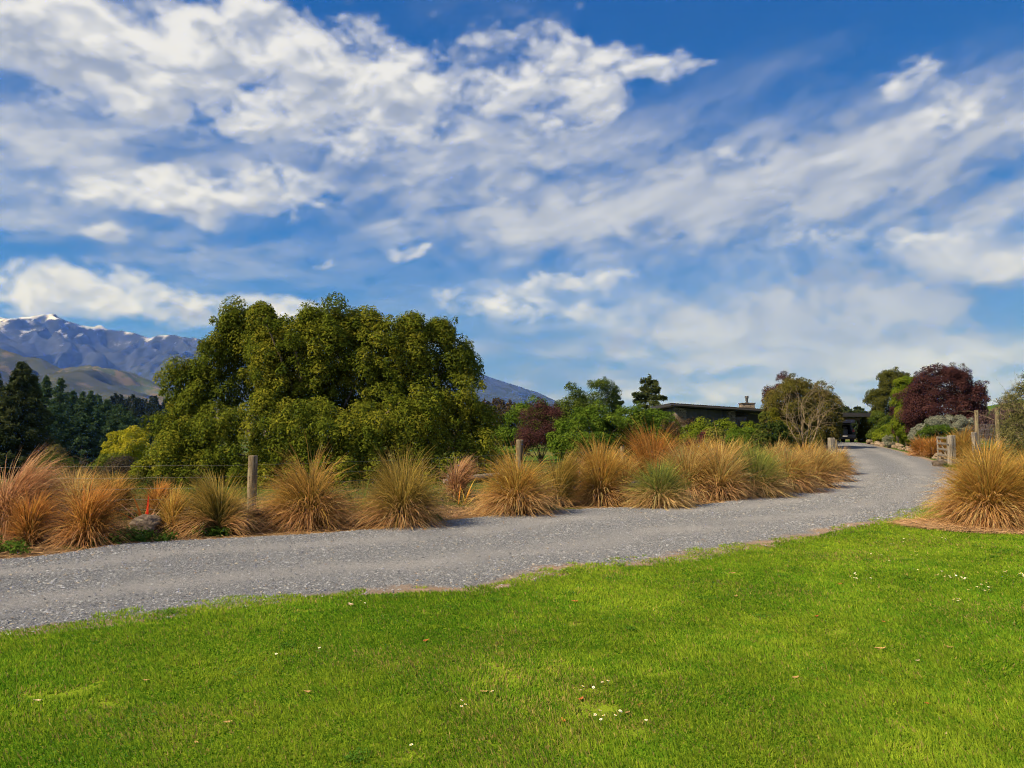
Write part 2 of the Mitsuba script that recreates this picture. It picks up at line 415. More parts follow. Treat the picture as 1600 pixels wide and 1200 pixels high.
t1 = np.clip(0.5 + 1.3 * (patch - 0.5) + 1.1 * (tuft - 0.5) + 0.9 * (fine - 0.5) + rng.normal(0, 0.26, n), 0, 1)[:, None]
col = g1 * (1 - t1) + g2 * t1
dry = (rng.random(n) < 0.05 + 0.18 * npss(0.52, 0.75, vnoise(bx, by, 0.9, 45, 3)) + 0.35 * bare)[:, None]
col = np.where(dry, g3 * (0.6 + 0.6 * rng.random((n, 1))), col) * (0.75 + 0.5 * rng.random((n, 1)))
put('lawn_grass', (verts, np.arange(3 * n).reshape(-1, 3)), 'blade', color=np.repeat(col, 3, 0))
tag('lawn_grass', 'short mown grass blades covering the lawn', 'grass', kind='stuff')

# loose stones lying on the drive
def octa(n, rng, size, flat=0.6):
    """n irregular pebbles, the four upper faces of each, around the origin"""
    d = np.array([[1, 0, 0], [0, 1, 0], [-1, 0, 0], [0, -1, 0], [0, 0, 1], [0, 0, -1.0]])
    v = d[None] * rng.uniform(0.6, 1.25, (n, 6, 1)) + rng.normal(0, 0.16, (n, 6, 3))
    v[..., 2] *= flat
    a = rng.uniform(0, 2 * np.pi, n)
    c, s = np.cos(a), np.sin(a)
    v = np.stack([v[..., 0] * c[:, None] - v[..., 1] * s[:, None], v[..., 0] * s[:, None] + v[..., 1] * c[:, None], v[..., 2]], -1)
    f = np.array([[0, 1, 4], [1, 2, 4], [2, 3, 4], [3, 0, 4]])      # what lies on the drive shows no underside
    return v * size[:, None, None], f


rng = np.random.default_rng(8)
ns = 85000
i = rng.integers(0, 419, ns * 6)
mid = RXY[i, M // 2]
dist = np.hypot(mid[:, 0], mid[:, 1])
keep = (rng.random(ns * 6) < np.minimum(1, (9.0 / dist) ** 1.3)) & (dist < 34)
i = i[keep][:ns]
k = rng.random(len(i))
tr = np.exp(-((k - .3) / .10) ** 2) + np.exp(-((k - .72) / .10) ** 2)
keep = rng.random(len(i)) > tr * 0.75
i, k = i[keep], k[keep]
fr = rng.random(len(i))[:, None]
e0 = A_[i] * (1 - fr) + A_[i + 1] * fr
e1 = B_[i] * (1 - fr) + B_[i + 1] * fr
k = np.where(rng.random(len(i)) < 0.07, rng.uniform(0.86, 0.97, len(i)), 0.03 + 0.86 * k)
xy = e0 * (1 - k[:, None]) + e1 * k[:, None]
dist = np.hypot(xy[:, 0], xy[:, 1])
size = (0.0075 + 0.012 * rng.random(len(i)) ** 2.5) * (0.85 + 0.02 * dist)
v, f = octa(len(i), rng, size)
z = ground_z(xy[:, 0], xy[:, 1]) + np.interp(k, tt, prof + rut * 0.6) + 0.012 * (vnoise(xy[:, 0], xy[:, 1], 2.0, 9, 3) - 0.5)
v = v + np.concatenate([xy, (z + size * 0.12)[:, None]], 1)[:, None]
f = (f[None] + (np.arange(len(i)) * 6)[:, None, None]).reshape(-1, 3)
tone = rng.random(len(i))
col = np.array([0.085, 0.096, 0.118]) * (1 - tone[:, None] ** 1.5) + np.array([0.38, 0.41, 0.46]) * tone[:, None] ** 1.5
odd = rng.random(len(i))
col = np.where(odd[:, None] < 0.03, [0.42, 0.38, 0.31], col)
col = np.where(odd[:, None] > 0.985, [0.24, 0.17, 0.11], col)
put('gravel_stones', (v.reshape(-1, 3), f), 'matte', color=np.repeat(col, 6, 0))
tag('gravel_stones', 'loose grey crushed stones lying on the drive', 'gravel', kind='stuff')

# ------------------------------------------------------------------ grass tussocks
def ribbons(base, az, th0, bend, length, width, segs, power, c0, c1, rng, zmin=None, cpow=1.0, twist=0.6):
    """tapering curved blades; returns vertices, faces, colours"""
    n = len(az)
    t = np.linspace(0, 1, segs + 1)
    th = th0[:, None] + bend[:, None] * t[None] ** power
    ds = (length / segs)[:, None]
    hx = np.concatenate([np.zeros((n, 1)), np.cumsum(np.sin((th[:, 1:] + th[:, :-1]) / 2) * ds, 1)], 1)
    hz = np.concatenate([np.zeros((n, 1)), np.cumsum(np.cos((th[:, 1:] + th[:, :-1]) / 2) * ds, 1)], 1)
    ca, sa = np.cos(az)[:, None], np.sin(az)[:, None]
    p = np.stack([base[:, 0:1] + hx * ca, base[:, 1:2] + hx * sa, base[:, 2:3] + hz], -1)
    if zmin is not None:
        lift = zmin(p[..., 0], p[..., 1]) + 0.004 + 0.02 * rng.random((n, 1))
        p[..., 2] = np.maximum(p[..., 2], lift)
    tw = rng.normal(0, twist, n)
    side = np.stack([-np.sin(az + tw), np.cos(az + tw), 0.25 * rng.normal(0, 1, n)], 1)
    w = width[:, None] * (1 - t[None] ** 2.2)
    a = p - side[:, None] * w[..., None]
    b = p + side[:, None] * w[..., None]
    v = np.concatenate([np.stack([a[:, :-1], b[:, :-1]], 2).reshape(n, -1, 3), p[:, -1:]], 1)
    m = 2 * segs + 1
    f = []
    for k in range(segs - 1):
        f += [[2 * k, 2 * k + 1, 2 * k + 3], [2 * k, 2 * k + 3, 2 * k + 2]]
    f.append([2 * segs - 2, 2 * segs - 1, 2 * segs])
    f = (np.array(f)[None] + (np.arange(n) * m)[:, None, None]).reshape(-1, 3)
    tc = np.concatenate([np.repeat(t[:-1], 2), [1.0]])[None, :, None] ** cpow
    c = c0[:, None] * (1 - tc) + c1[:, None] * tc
    return v.reshape(-1, 3), f, c.reshape(-1, 3)


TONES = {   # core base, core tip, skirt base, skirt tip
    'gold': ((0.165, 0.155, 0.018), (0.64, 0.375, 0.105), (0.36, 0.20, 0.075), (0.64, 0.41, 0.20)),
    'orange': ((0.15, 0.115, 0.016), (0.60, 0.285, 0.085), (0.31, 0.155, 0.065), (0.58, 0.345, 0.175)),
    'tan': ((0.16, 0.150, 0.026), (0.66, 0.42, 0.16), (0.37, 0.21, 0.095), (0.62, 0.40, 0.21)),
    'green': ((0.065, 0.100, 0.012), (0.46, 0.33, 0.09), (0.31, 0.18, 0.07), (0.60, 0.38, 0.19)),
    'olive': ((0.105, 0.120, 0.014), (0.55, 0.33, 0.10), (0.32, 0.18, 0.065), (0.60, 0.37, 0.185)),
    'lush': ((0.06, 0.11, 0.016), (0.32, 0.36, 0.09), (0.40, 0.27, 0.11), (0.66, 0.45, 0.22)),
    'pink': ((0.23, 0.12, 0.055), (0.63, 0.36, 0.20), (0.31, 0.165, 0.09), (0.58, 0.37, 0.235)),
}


def tussock(x, y, height, radius, tone, label, seed, n=2600, skirt=0.35, spread=1.0, lean=(0, 0), droop=1.0, group='tussocks along the drive', hole=None, z0=None):
    rng = np.random.default_rng(seed)
    key = thing('tussock', label, 'tussock', group)
    cb, ct, sb, st = (np.array(c) for c in TONES[tone])
    far = math.hypot(x, y)
    wscale = np.clip(far / 13, 0.8, 3.2) * (1.15 if far < 16 else 1.2)
    n = int(n * (0.92 if far < 16 else 0.98) * np.clip(13 / far, 0.35, 1.15) ** 0.8 * np.clip(radius / 0.6, 0.4, 1.6))
    gz = float(ground_z(x, y))
    hm = 0.24 * height

    def blades(m, th0, bend, length, r0, c0, c1, cpow=1.0, segs=4, power=1.8, wmul=1.0, az=None):
        az = rng.uniform(0, 2 * np.pi, m) if az is None else az
        ba = az + rng.normal(0, 0.7, m)
        rr = r0 * np.sqrt(rng.random(m))
        # lean of the whole clump
        base = np.stack([x + rr * np.cos(ba), y + rr * np.sin(ba), gz + hm * (1 - (rr / (r0 + 1e-6)) ** 2) * 0.9], 1)
        dx, dy = np.cos(az) * np.sin(th0) + lean[0], np.sin(az) * np.sin(th0) + lean[1]
        az2 = np.arctan2(dy, dx)
        th2 = np.arctan2(np.hypot(dx, dy), np.cos(th0))
        if hole is not None:
            d = np.abs((az2 - hole + np.pi) % (2 * np.pi) - np.pi)
            ok = ~((d < 0.42) & (th2 > 0.25))
            base, az2, th2, bend, length, c0, c1 = base[ok], az2[ok], th2[ok], bend[ok], length[ok], c0[ok], c1[ok]
        wd = (0.0038 + 0.0036 * rng.random(len(az2)) ** 2) * wscale * wmul
        return ribbons(base, az2, th2, bend, length, wd, segs, power, c0, c1, rng, zmin=ground_z, cpow=cpow)

    def vary(c, m, s=0.30):
        return np.clip(c[None] * (1 + rng.normal(0, s, (m, 1))) + rng.normal(0, 0.012, (m, 3)), 0.006, 0.7)
    lean = (lean[0] + rng.normal(0, 0.07), lean[1] + rng.normal(0, 0.05))
    kt = 8
    t_az, t_th, t_ln = rng.uniform(0, 2 * np.pi, kt), np.abs(rng.normal(0, 0.38, kt)) * spread, rng.uniform(0.82, 1.16, kt)

    def tufted(m, th, share):
        """gather a share of the blades into tufts of their own direction and length"""
        az = rng.uniform(0, 2 * np.pi, m)
        k = rng.integers(0, kt, m)
        on = rng.random(m) < share
        az = np.where(on, t_az[k] + rng.normal(0, 0.45, m), az)
        return az, np.where(on, np.abs(t_th[k] + rng.normal(0, 0.16, m)), th), np.where(on, t_ln[k], rng.uniform(0.88, 1.05, m))
    L = math.hypot(height, 0.4 * radius) * 1.04
    m1 = int(n * (0.60 - skirt * 0.3))
    th = np.abs(rng.normal(0, 0.40 * spread, m1))
    clump = rng.normal(0, 0.10, (24, 1))[rng.integers(0, 24, m1)]
    tip = vary(ct, m1) * (1 + clump)
    stray = rng.random(m1) < 0.06
    az, th, lm = tufted(m1, th, 0.55)
    ln = L * rng.uniform(0.62, 1.0, m1) * (1 + 0.16 * stray) * lm
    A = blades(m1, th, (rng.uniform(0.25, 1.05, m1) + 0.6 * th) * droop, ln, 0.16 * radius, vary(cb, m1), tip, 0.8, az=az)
    m2 = int(n * 0.34)
    th = rng.uniform(0.35, 1.05, m2)
    mixc = rng.random((m2, 1))
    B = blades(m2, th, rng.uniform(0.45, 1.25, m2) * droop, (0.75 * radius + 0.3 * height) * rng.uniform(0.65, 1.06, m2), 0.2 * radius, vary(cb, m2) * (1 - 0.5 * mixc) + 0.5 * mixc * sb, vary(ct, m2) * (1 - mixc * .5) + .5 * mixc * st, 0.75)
    V, F, C = [A[0], B[0]], [A[1], B[1] + len(A[0])], [A[2], B[2]]
    put('blades', (np.vstack(V), np.vstack(F)), 'blade', key, color=np.vstack(C))
    m3 = int(n * skirt)
    if m3 > 20:
        th = rng.uniform(0.7, 1.35, m3)
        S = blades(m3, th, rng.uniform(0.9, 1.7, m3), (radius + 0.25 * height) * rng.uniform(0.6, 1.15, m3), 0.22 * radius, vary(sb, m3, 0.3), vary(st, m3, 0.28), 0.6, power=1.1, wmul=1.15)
        put('dead_skirt', S[:2], 'blade', key, color=S[2])
    return key


def tuss_px(px, pyb, pyt, hw, tone, label, seed, y=None, **k):
    """from where it shows in the photograph: base on the land there, its height and its half width"""
    bx_, by_ = hit(px, pyb) if y is None else (xat(px, y), y)
    z0 = float(ground_z(bx_, by_))
    height = zat(pyt, by_) - z0
    return tussock(bx_, by_, height, hw / 1200 * by_, tone, label, seed, **k)


tuss_px(8, 842, 712, 92, 'pink', 'big pinkish tan tussock at the far left edge, its long blades arching to the right', 1, lean=(0.38, -0.1), skirt=0.3, droop=1.5, n=3200)
tuss_px(45, 852, 772, 34, 'orange', 'small upright rusty tussock in front of the big pinkish one at the left edge', 2, skirt=0.08, spread=0.8)
tuss_px(135, 850, 748, 52, 'orange', 'rust coloured tussock left of the grey rock, with a pale dry skirt reaching the gravel', 3, skirt=0.3, droop=1.4, n=2000, lean=(0.1, 0))
tuss_px(118, 812, 738, 55, 'tan', 'tan tussock behind the rust coloured one left of the grey rock', 4, skirt=0.2, lean=(0.1, 0))
tuss_px(172, 806, 742, 45, 'olive', 'pale olive tussock behind and right of the rust coloured one', 5, skirt=0.15)
tuss_px(245, 806, 754, 26, 'orange', 'small orange tussock standing behind the grey rock and red flax', 6, skirt=0.1, spread=0.8)
tuss_px(268, 836, 764, 22, 'gold', 'narrow upright orange tussock right beside the grey rock', 7, skirt=0.06, spread=0.6)
tuss_px(340, 834, 738, 60, 'green', 'round greenish tussock with a dark hollow, left of the nearest fence post', 8, skirt=0.45, hole=-1.25)
tuss_px(482, 822, 716, 70, 'olive', 'wide olive and tan tussock with a long dry skirt, right of the nearest fence post', 9, skirt=0.55, lean=(-0.12, 0), droop=1.35)
tuss_px(628, 821, 711, 66, 'green', 'neat dome shaped green and tan tussock in the middle of the row', 10, skirt=0.42, spread=1.25)
tuss_px(712, 784, 714, 22, 'pink', 'narrow reddish tussock bending right beside the yellow striped flax', 11, skirt=0.05, spread=0.55, lean=(0.12, 0), droop=1.4)
tuss_px(808, 803, 706, 60, 'gold', 'orange tussock with a wide dry skirt, in front of the second fence post', 12, skirt=0.5, droop=1.3, lean=(-0.1, 0))
tuss_px(872, 790, 708, 32, 'green', 'slim olive and orange tussock between two wider orange ones', 13, skirt=0.1, spread=0.75)
tuss_px(905, 772, 716, 32, 'pink', 'reddish tan tussock behind the slim olive one', 14, skirt=0.1)
tuss_px(938, 788, 693, 46, 'gold', 'orange tussock with upright plume and a dry skirt, left of the dark boulder', 15, skirt=0.45, spread=0.75, lean=(0.1, 0))
tuss_px(1020, 770, 670, 46, 'orange', 'tallest orange tussock, rising behind the bright green one', 16, skirt=0.1, spread=0.8)
tuss_px(1030, 793, 718, 48, 'lush', 'bright green tussock with a straw skirt, right of the dark boulder', 17, skirt=0.5, spread=1.15)
tuss_px(1074, 780, 694, 50, 'tan', 'tan tussock next right of the bright green one', 18, skirt=0.4, droop=1.35)
tuss_px(1124, 780, 690, 46, 'tan', 'straw coloured tussock between the tan and the grey green ones', 19, skirt=0.4)
tuss_px(1180, 776, 692, 50, 'lush', 'grey green tussock in the right half of the row, right of the straw coloured one', 20, skirt=0.4, spread=1.15)
tuss_px(1150, 754, 690, 38, 'gold', 'orange tussock showing behind the grey green one', 21, skirt=0.1)
tuss_px(1232, 768, 698, 44, 'tan', 'golden tussock next right of the grey green one', 22, skirt=0.45, droop=1.3, lean=(0.1, 0))
tuss_px(1213, 750, 694, 34, 'tan', 'pale tussock showing behind the golden one', 23, skirt=0.1)
tuss_px(1268, 762, 697, 38, 'tan', 'golden tan tussock third from the right end of the row', 24, skirt=0.4)
tuss_px(1258, 744, 695, 32, 'gold', 'orange topped tussock behind the golden tan one near the right end', 25, skirt=0.1)
tuss_px(1293, 752, 697, 32, 'tan', 'pale gold tussock second from the right end of the row', 26, skirt=0.4)
tuss_px(1309, 742, 702, 24, 'tan', 'last tussock of the row, at its right end beside the bend', 27, skirt=0.4)
tuss_px(1092, 758, 684, 40, 'gold', 'golden tussock showing behind the straw coloured ones, right of the tallest', 35, skirt=0.1)
tuss_px(975, 772, 706, 34, 'tan', 'tan tussock showing behind the dark boulder', 36, skirt=0.15)
# right of the drive
tuss_px(1546, 822, 700, 72, 'gold', 'large golden tussock at the right edge of the lawn', 28, skirt=0.45, spread=1.1, droop=1.25, n=4200, lean=(0.06, 0), group='tussocks right of the drive')
tuss_px(1622, 818, 715, 80, 'olive', 'olive tussock cut by the right edge, beside the large golden one', 29, skirt=0.6, n=3000, lean=(0.1, 0), group='tussocks right of the drive')
tuss_px(1545, 780, 694, 60, 'gold', 'orange tussock behind the large golden one, below the mesh fence', 30, skirt=0.1, n=2600, group='tussocks right of the drive')
tuss_px(1440, 733, 684, 20, 'orange', 'small reddish tussock on the stone edging, below the silver shrub', 31, y=43.0, skirt=0.2, group='tussocks right of the drive')
tuss_px(1455, 730, 683, 12, 'orange', 'small orange tussock just left of the wooden gate', 32, y=41.5, skirt=0.1, group='tussocks right of the drive')
tuss_px(1503, 722, 672, 25, 'gold', 'orange brown tussock just right of the gate post', 33, y=38.5, skirt=0.1, group='tussocks right of the drive')
tuss_px(1478, 716, 674, 20, 'tan', 'tan tussock behind the wooden gate', 34, y=44.0, skirt=0.1, group='tussocks right of the drive')

# ------------------------------------------------------------------ trees and shrubs
def leaf_cloud(centres, radii, per, length, width, rng, colours, cvar=0.15, squash=0.85, shell=0.55, up=0.45, face_out=1.0, tri=False, away=None):
    """leaves (two triangles each) spread over clumps; per: leaves per clump (array)"""
    idx = np.repeat(np.arange(len(centres)), per)
    n = len(idx)
    d = rng.normal(0, 1, (n, 3))
    d /= np.linalg.norm(d, axis=1, keepdims=True)
    if away is not None:             # the leafy side of a clump is the one turned to the light
        o = centres - away
        o = o / (np.linalg.norm(o, axis=1, keepdims=True) + 1e-9) * 0.8 + [0, 0, 0.6]
        o /= np.linalg.norm(o, axis=1, keepdims=True)
        k = np.einsum('ij,ij->i', d, o[idx])
        flip = k < -0.25
        d[flip] -= 2 * k[flip, None] * o[idx][flip]
    r = radii[idx] * (shell + (1.08 - shell) * rng.random(n) ** 0.6)
    off = d * r[:, None]
    off[:, 2] *= squash
    p = centres[idx] + off
    # twig direction: outwards, a little up, with scatter
    face = d * face_out + rng.normal(0, 0.46, (n, 3)) + [0, 0, up]
    sd = np.cross(face, rng.normal(0, 1, (n, 3)))
    sd /= np.linalg.norm(sd, axis=1, keepdims=True) + 1e-9
    ax = np.cross(face, sd)
    ax /= np.linalg.norm(ax, axis=1, keepdims=True) + 1e-9
    ln = length * rng.uniform(0.6, 1.3, n)[:, None]
    wd = width * rng.uniform(0.7, 1.25, n)[:, None]
    nrm = np.cross(ax, sd)
    c = np.asarray(colours)
    ct = rng.random(len(centres))[idx] * 0.6 + rng.random(n) * 0.4
    lo = ct * (len(c) - 1)
    k = np.clip(lo.astype(int), 0, len(c) - 2) if len(c) > 1 else np.zeros(n, int)
    fr = (lo - k)[:, None]
    col = c[k] * (1 - fr) + c[np.minimum(k + 1, len(c) - 1)] * fr
    col = np.clip(col * (1 + rng.normal(0, cvar, (n, 1))), 0.004, 0.8)
    if tri:
        v = np.stack([p - ax * ln * 0.5 - sd * wd * 0.5, p - ax * ln * 0.4 + sd * wd * 0.5, p + ax * ln * 0.5], 1)
        return v.reshape(-1, 3), np.arange(3 * n).reshape(-1, 3), np.repeat(col, 3, 0)
    v = np.stack([p - ax * ln * 0.5, p + sd * wd * 0.5 + nrm * wd * 0.12, p + ax * ln * 0.5, p - sd * wd * 0.5 + nrm * wd * 0.12], 1)
    f = np.array([[0, 1, 2], [0, 2, 3]])
    f = (f[None] + (np.arange(n) * 4)[:, None, None]).reshape(-1, 3)
    return v.reshape(-1, 3), f, np.repeat(col, 4, 0)


def clumps_on(blobs, n, rmin, rmax, rng, depth=0.75, low=-0.9, sep=0.0):
    """clump centres over the outside of a set of ellipsoids (cx, cy, cz, rx, ry, rz)"""
    b = np.asarray(blobs, float)
    area = (b[:, 3] * b[:, 4] + b[:, 3] * b[:, 5] + b[:, 4] * b[:, 5])
    out, tries = [], 0
    while len(out) < n and tries < 40 * n:
        tries += 1
        k = rng.choice(len(b), p=area / area.sum())
        d = rng.normal(0, 1, 3)
        d /= np.linalg.norm(d)
        if d[2] < low:
            continue
        p = b[k, :3] + d * b[k, 3:] * rng.uniform(depth, 1.0)
        q = (p[None] - b[:, :3]) / b[:, 3:]
        if (np.einsum('ij,ij->i', q, q) < 0.42).any():
            continue
        if sep and out and (np.linalg.norm(np.array(out) - p, axis=1) < sep).any():
            continue
        out.append(p)
    return np.array(out), rng.uniform(rmin, rmax, len(out))


def limb_mesh(base, targets, r0, rng, sides=5, bow=0.18, split=0.35):
    """a short trunk that forks into limbs reaching for the targets"""
    parts = []
    base = np.asarray(base, float)
    for t in targets:
        t = np.asarray(t, float)
        s = np.linspace(0, 1, 7)[:, None]
        fork = base + (t - base) * [0.12, 0.12, split]
        p = (1 - s) ** 2 * base + 2 * s * (1 - s) * fork + s ** 2 * t
        p = p + np.sin(s * np.pi) * rng.normal(0, bow, 3) * 0.3 * np.linalg.norm(t - base) * 0.3
        parts.append(tube(p, r0 * np.linspace(1, 0.12, 7) * rng.uniform(0.55, 0.9), sides))
    return merge(parts)


def plant(name, label, cat, x, y, blobs, colours, nclump, rc, leaves, leaf, seed, group=None, trunk=0.0, z=None, depth=0.75, shell=0.55, squash=0.85, cvar=0.15, up=0.45, limbs=7, low=-0.9, core=0.22, foliage='crown', tri=True, sep=0.0, sprigs=0.5, reach=(0.7, 1.15)):
    """a tree or a shrub; blobs relative to its foot on the ground"""
    rng = np.random.default_rng(seed)
    key = thing(name, label, cat, group)
    z0 = float(ground_z(x, y)) if z is None else z
    b = np.asarray(blobs, float) + [x, y, z0, 0, 0, 0]
    c, r = clumps_on(b, nclump, rc[0], rc[1], rng, depth, low, sep)
    c[:, 2] = np.maximum(c[:, 2], z0 + 0.3 * r)
    ns = int(sprigs * len(c))         # small sprays that stand out of the outline
    if ns:
        k = rng.integers(0, len(c), ns)
        o = c[k] - b[:, :3].mean(0)
        o = o / (np.linalg.norm(o, axis=1, keepdims=True) + 1e-9) + rng.normal(0, 0.45, (ns, 3)) + [0, 0, 0.35]
        o /= np.linalg.norm(o, axis=1, keepdims=True)
        c = np.vstack([c, c[k] + o * (r[k] * rng.uniform(reach[0], reach[1], ns))[:, None]])
        r = np.concatenate([r, r[k] * rng.uniform(0.25, 0.5, ns)])
    if core > 0:                      # leaves deeper in the crown
        m = max(3, int(nclump * core))
        k = rng.integers(0, len(b), m)
        d = rng.normal(0, 0.33, (m, 3))
        c = np.vstack([c, b[k, :3] + d * b[k, 3:]])
        r = np.concatenate([r, np.full(m, rc[1] * 1.15)])
    per = np.maximum(4, (leaves * (r / r.mean()) ** 2 / (r / r.mean()).__pow__(2).sum())).astype(int)
    v, f, col = leaf_cloud(c, r, per, leaf[0], leaf[1], rng, colours, cvar, squash, shell, up, tri=tri, away=c.mean(0) - [0, 0, 0.2 * c[:, 2].std()])
    ok = v[:, 2] < z0 + 0.01
    v[ok, 2] = z0 + 0.01
    put(foliage, (v, f), 'leaf', key, color=col)
    if trunk > 0:
        tg = c[rng.choice(len(c), min(limbs, len(c)), replace=False)]
        put('trunk', limb_mesh((x, y, z0 - 0.1), tg, trunk, rng), 'bark', key, smooth=True)
    return key


def px_blob(y0, x0, z0, px, py, hx, hy, dy=0.0, ry=None):
    """an ellipsoid of the plant standing at (x0, y0), from its place in the photograph and its distance"""
    yy = y0 + dy
    return (xat(px, yy) - x0, dy, zat(py, yy) - z0, hx / 1200 * yy, (hx / 1200 * yy if ry is None else ry), hy / 1200 * yy)


def plant_px(name, label, cat, px, y, shapes, colours, nclump, rc, leaves, leaf, seed, **k):
    x = xat(px, y)
    z0 = float(ground_z(x, y)) if k.get('z') is None else k['z']
    return plant(name, label, cat, x, y, [px_blob(y, x, z0, *s) for s in shapes], colours, nclump, rc, leaves, leaf, seed, **k)


OLIVE = [(0.052, 0.085, 0.012), (0.120, 0.155, 0.018), (0.240, 0.230, 0.028)]
plant_px('broadleaf_tree', 'huge spreading dark green evergreen tree behind the wire fence', 'tree', 500, 28.0, [
    (345, 590, 38, 74, 0.6), (368, 522, 20, 32, 0.5), (405, 535, 26, 42, 0.3), (404, 506, 8, 10, 0.3), (440, 590, 46, 84, -0.6), (447, 540, 30, 38, 0.6), (500, 570, 46, 90, -0.4), (490, 518, 24, 24, 0.4),
    (536, 534, 36, 44, 0.2), (570, 524, 24, 36, 0.2), (588, 575, 44, 84, -0.2), (640, 565, 42, 62, 0.6), (638, 524, 22, 20, 0.5), (692, 565, 32, 54, 0.9), (684, 530, 15, 15, 0.7), (720, 575, 22, 38, 1.2),
    (706, 640, 46, 60, 0.5), (738, 668, 30, 40, 0.4), (640, 660, 72, 62, -0.8), (302, 622, 40, 60, 0.4), (284, 690, 36, 50, -0.3), (322, 700, 60, 52, -1.4), (246, 746, 28, 24, -1.2),
    (400, 690, 80, 62, -1.8), (475, 690, 80, 62, -2.0), (565, 692, 80, 56, -1.6), (310, 748, 60, 26, -1.8), (430, 752, 70, 26, -2.4), (545, 745, 80, 30, -2.2), (655, 738, 80, 34, -1.4), (735, 715, 36, 32, -0.6), (550, 600, 70, 85, 1.6), (450, 600, 60, 80, 1.4), (630, 620, 60, 70, 1.4)],
    OLIVE, 640, (0.20, 0.48), 370000, (0.115, 0.063), 101, trunk=0.28, limbs=18, squash=1.3, core=0.45, shell=0.45, depth=0.58, sep=0.46, tri=True, cvar=0.18, up=0.3, sprigs=1.5, reach=(0.85, 1.5))



G1 = [(0.032, 0.064, 0.012), (0.072, 0.11, 0.02), (0.115, 0.15, 0.028)]
GREEN = [(0.038, 0.082, 0.012), (0.085, 0.15, 0.018), (0.14, 0.205, 0.028)]
LIME = [(0.07, 0.12, 0.012), (0.13, 0.185, 0.018), (0.19, 0.23, 0.025)]
PLUM = [(0.036, 0.017, 0.019), (0.068, 0.031, 0.034), (0.115, 0.055, 0.052)]
SILVER = [(0.13, 0.155, 0.12), (0.21, 0.235, 0.19), (0.32, 0.34, 0.29)]
GOLD = [(0.20, 0.22, 0.015), (0.33, 0.33, 0.025), (0.44, 0.40, 0.04)]
BROWN = [(0.06, 0.05, 0.02), (0.11, 0.085, 0.035), (0.15, 0.125, 0.05)]
DARK = [(0.012, 0.024, 0.012), (0.024, 0.042, 0.018), (0.040, 0.060, 0.022)]

# middle distance, behind the tussocks
plant_px('green_shrub', 'bright green rounded shrub between the huge tree and the dark red bush', 'shrub', 812, 46, [(815, 668, 28, 30, 0), (835, 650, 22, 24, 1.5), (800, 690, 20, 22, 0)], GREEN, 60, (0.3, 0.55), 9000, (0.14, 0.08), 110, trunk=0.06)
plant_px('red_leaf_bush', 'dark purple red rounded bush behind the second fence post', 'shrub', 845, 42, [(845, 668, 33, 40, 0), (832, 690, 26, 26, -0.6), (862, 660, 20, 26, 0.5)], PLUM, 70, (0.28, 0.5), 14000, (0.10, 0.045), 111, trunk=0.06)
plant_px('tall_green_tree', 'slim green tree left of the two behind the hedge', 'tree', 893, 62, [(893, 625, 18, 24, 0), (897, 645, 24, 22, 0), (886, 650, 16, 20, 0)], G1, 50, (0.35, 0.65), 9000, (0.17, 0.09), 112, trunk=0.10)
plant_px('tall_green_tree', 'dense green tree right of the slim one behind the hedge', 'tree', 938, 66, [(935, 622, 22, 24, 0), (948, 610, 13, 13, 0.5), (925, 645, 26, 22, 0), (955, 645, 15, 24, 1)], G1, 55, (0.4, 0.7), 10000, (0.18, 0.09), 113, trunk=0.12)
plant_px('glossy_hedge_shrub', 'big glossy green shrub right of the dark red bush', 'shrub', 905, 40, [(905, 676, 40, 36, 0), (885, 690, 24, 26, -1.2), (935, 670, 34, 34, 0.5), (920, 700, 50, 22, -1.0)], GREEN, 110, (0.26, 0.5), 26000, (0.13, 0.075), 114, trunk=0.06)
plant_px('glossy_hedge_shrub', 'second glossy green shrub, in front of the pine', 'shrub', 990, 42, [(985, 672, 30, 34, 0), (1008, 668, 24, 30, 0.5), (965, 690, 26, 26, -0.5), (1020, 690, 24, 24, 0)], GREEN, 90, (0.26, 0.5), 18000, (0.13, 0.075), 115, trunk=0.06)
plant_px('green_shrub', 'small round green shrub at the left end of the house', 'shrub', 1030, 47, [(1028, 662, 22, 20, 0), (1045, 672, 18, 18, 0)], GREEN, 40, (0.25, 0.45), 6000, (0.13, 0.07), 116, trunk=0.05)
plant_px('brown_shrub', 'brownish bare looking shrub in front of the left stone pillar', 'shrub', 1058, 44, [(1058, 678, 26, 24, 0), (1040, 690, 20, 20, 0)], [(0.05, 0.032, 0.02), (0.09, 0.058, 0.035), (0.07, 0.06, 0.03)], 45, (0.25, 0.45), 6500, (0.12, 0.03), 117, trunk=0.05)
plant_px('low_hedge', 'lime green low hedge in front of the house windows', 'hedge', 1110, 43, [(1095, 672, 26, 15, 0), (1130, 675, 30, 15, 0), (1165, 680, 26, 16, 0), (1112, 690, 50, 18, -1)], LIME, 80, (0.2, 0.38), 13000, (0.11, 0.06), 118, trunk=0.04)
plant_px('red_leaf_bush', 'small crimson bush in front of the low hedge', 'shrub', 1096, 38, [(1096, 690, 14, 15, 0), (1086, 698, 12, 10, 0)], [(0.06, 0.014, 0.022), (0.12, 0.03, 0.045)], 20, (0.15, 0.28), 3000, (0.09, 0.04), 119, trunk=0.03)
plant_px('variegated_shrub', 'yellow green variegated shrub right of the small crimson bush', 'shrub', 1118, 36, [(1118, 688, 14, 18, 0), (1124, 700, 14, 12, 0)], [(0.05, 0.09, 0.015), (0.22, 0.22, 0.05)], 22, (0.15, 0.3), 3500, (0.10, 0.05), 120, trunk=0.03)
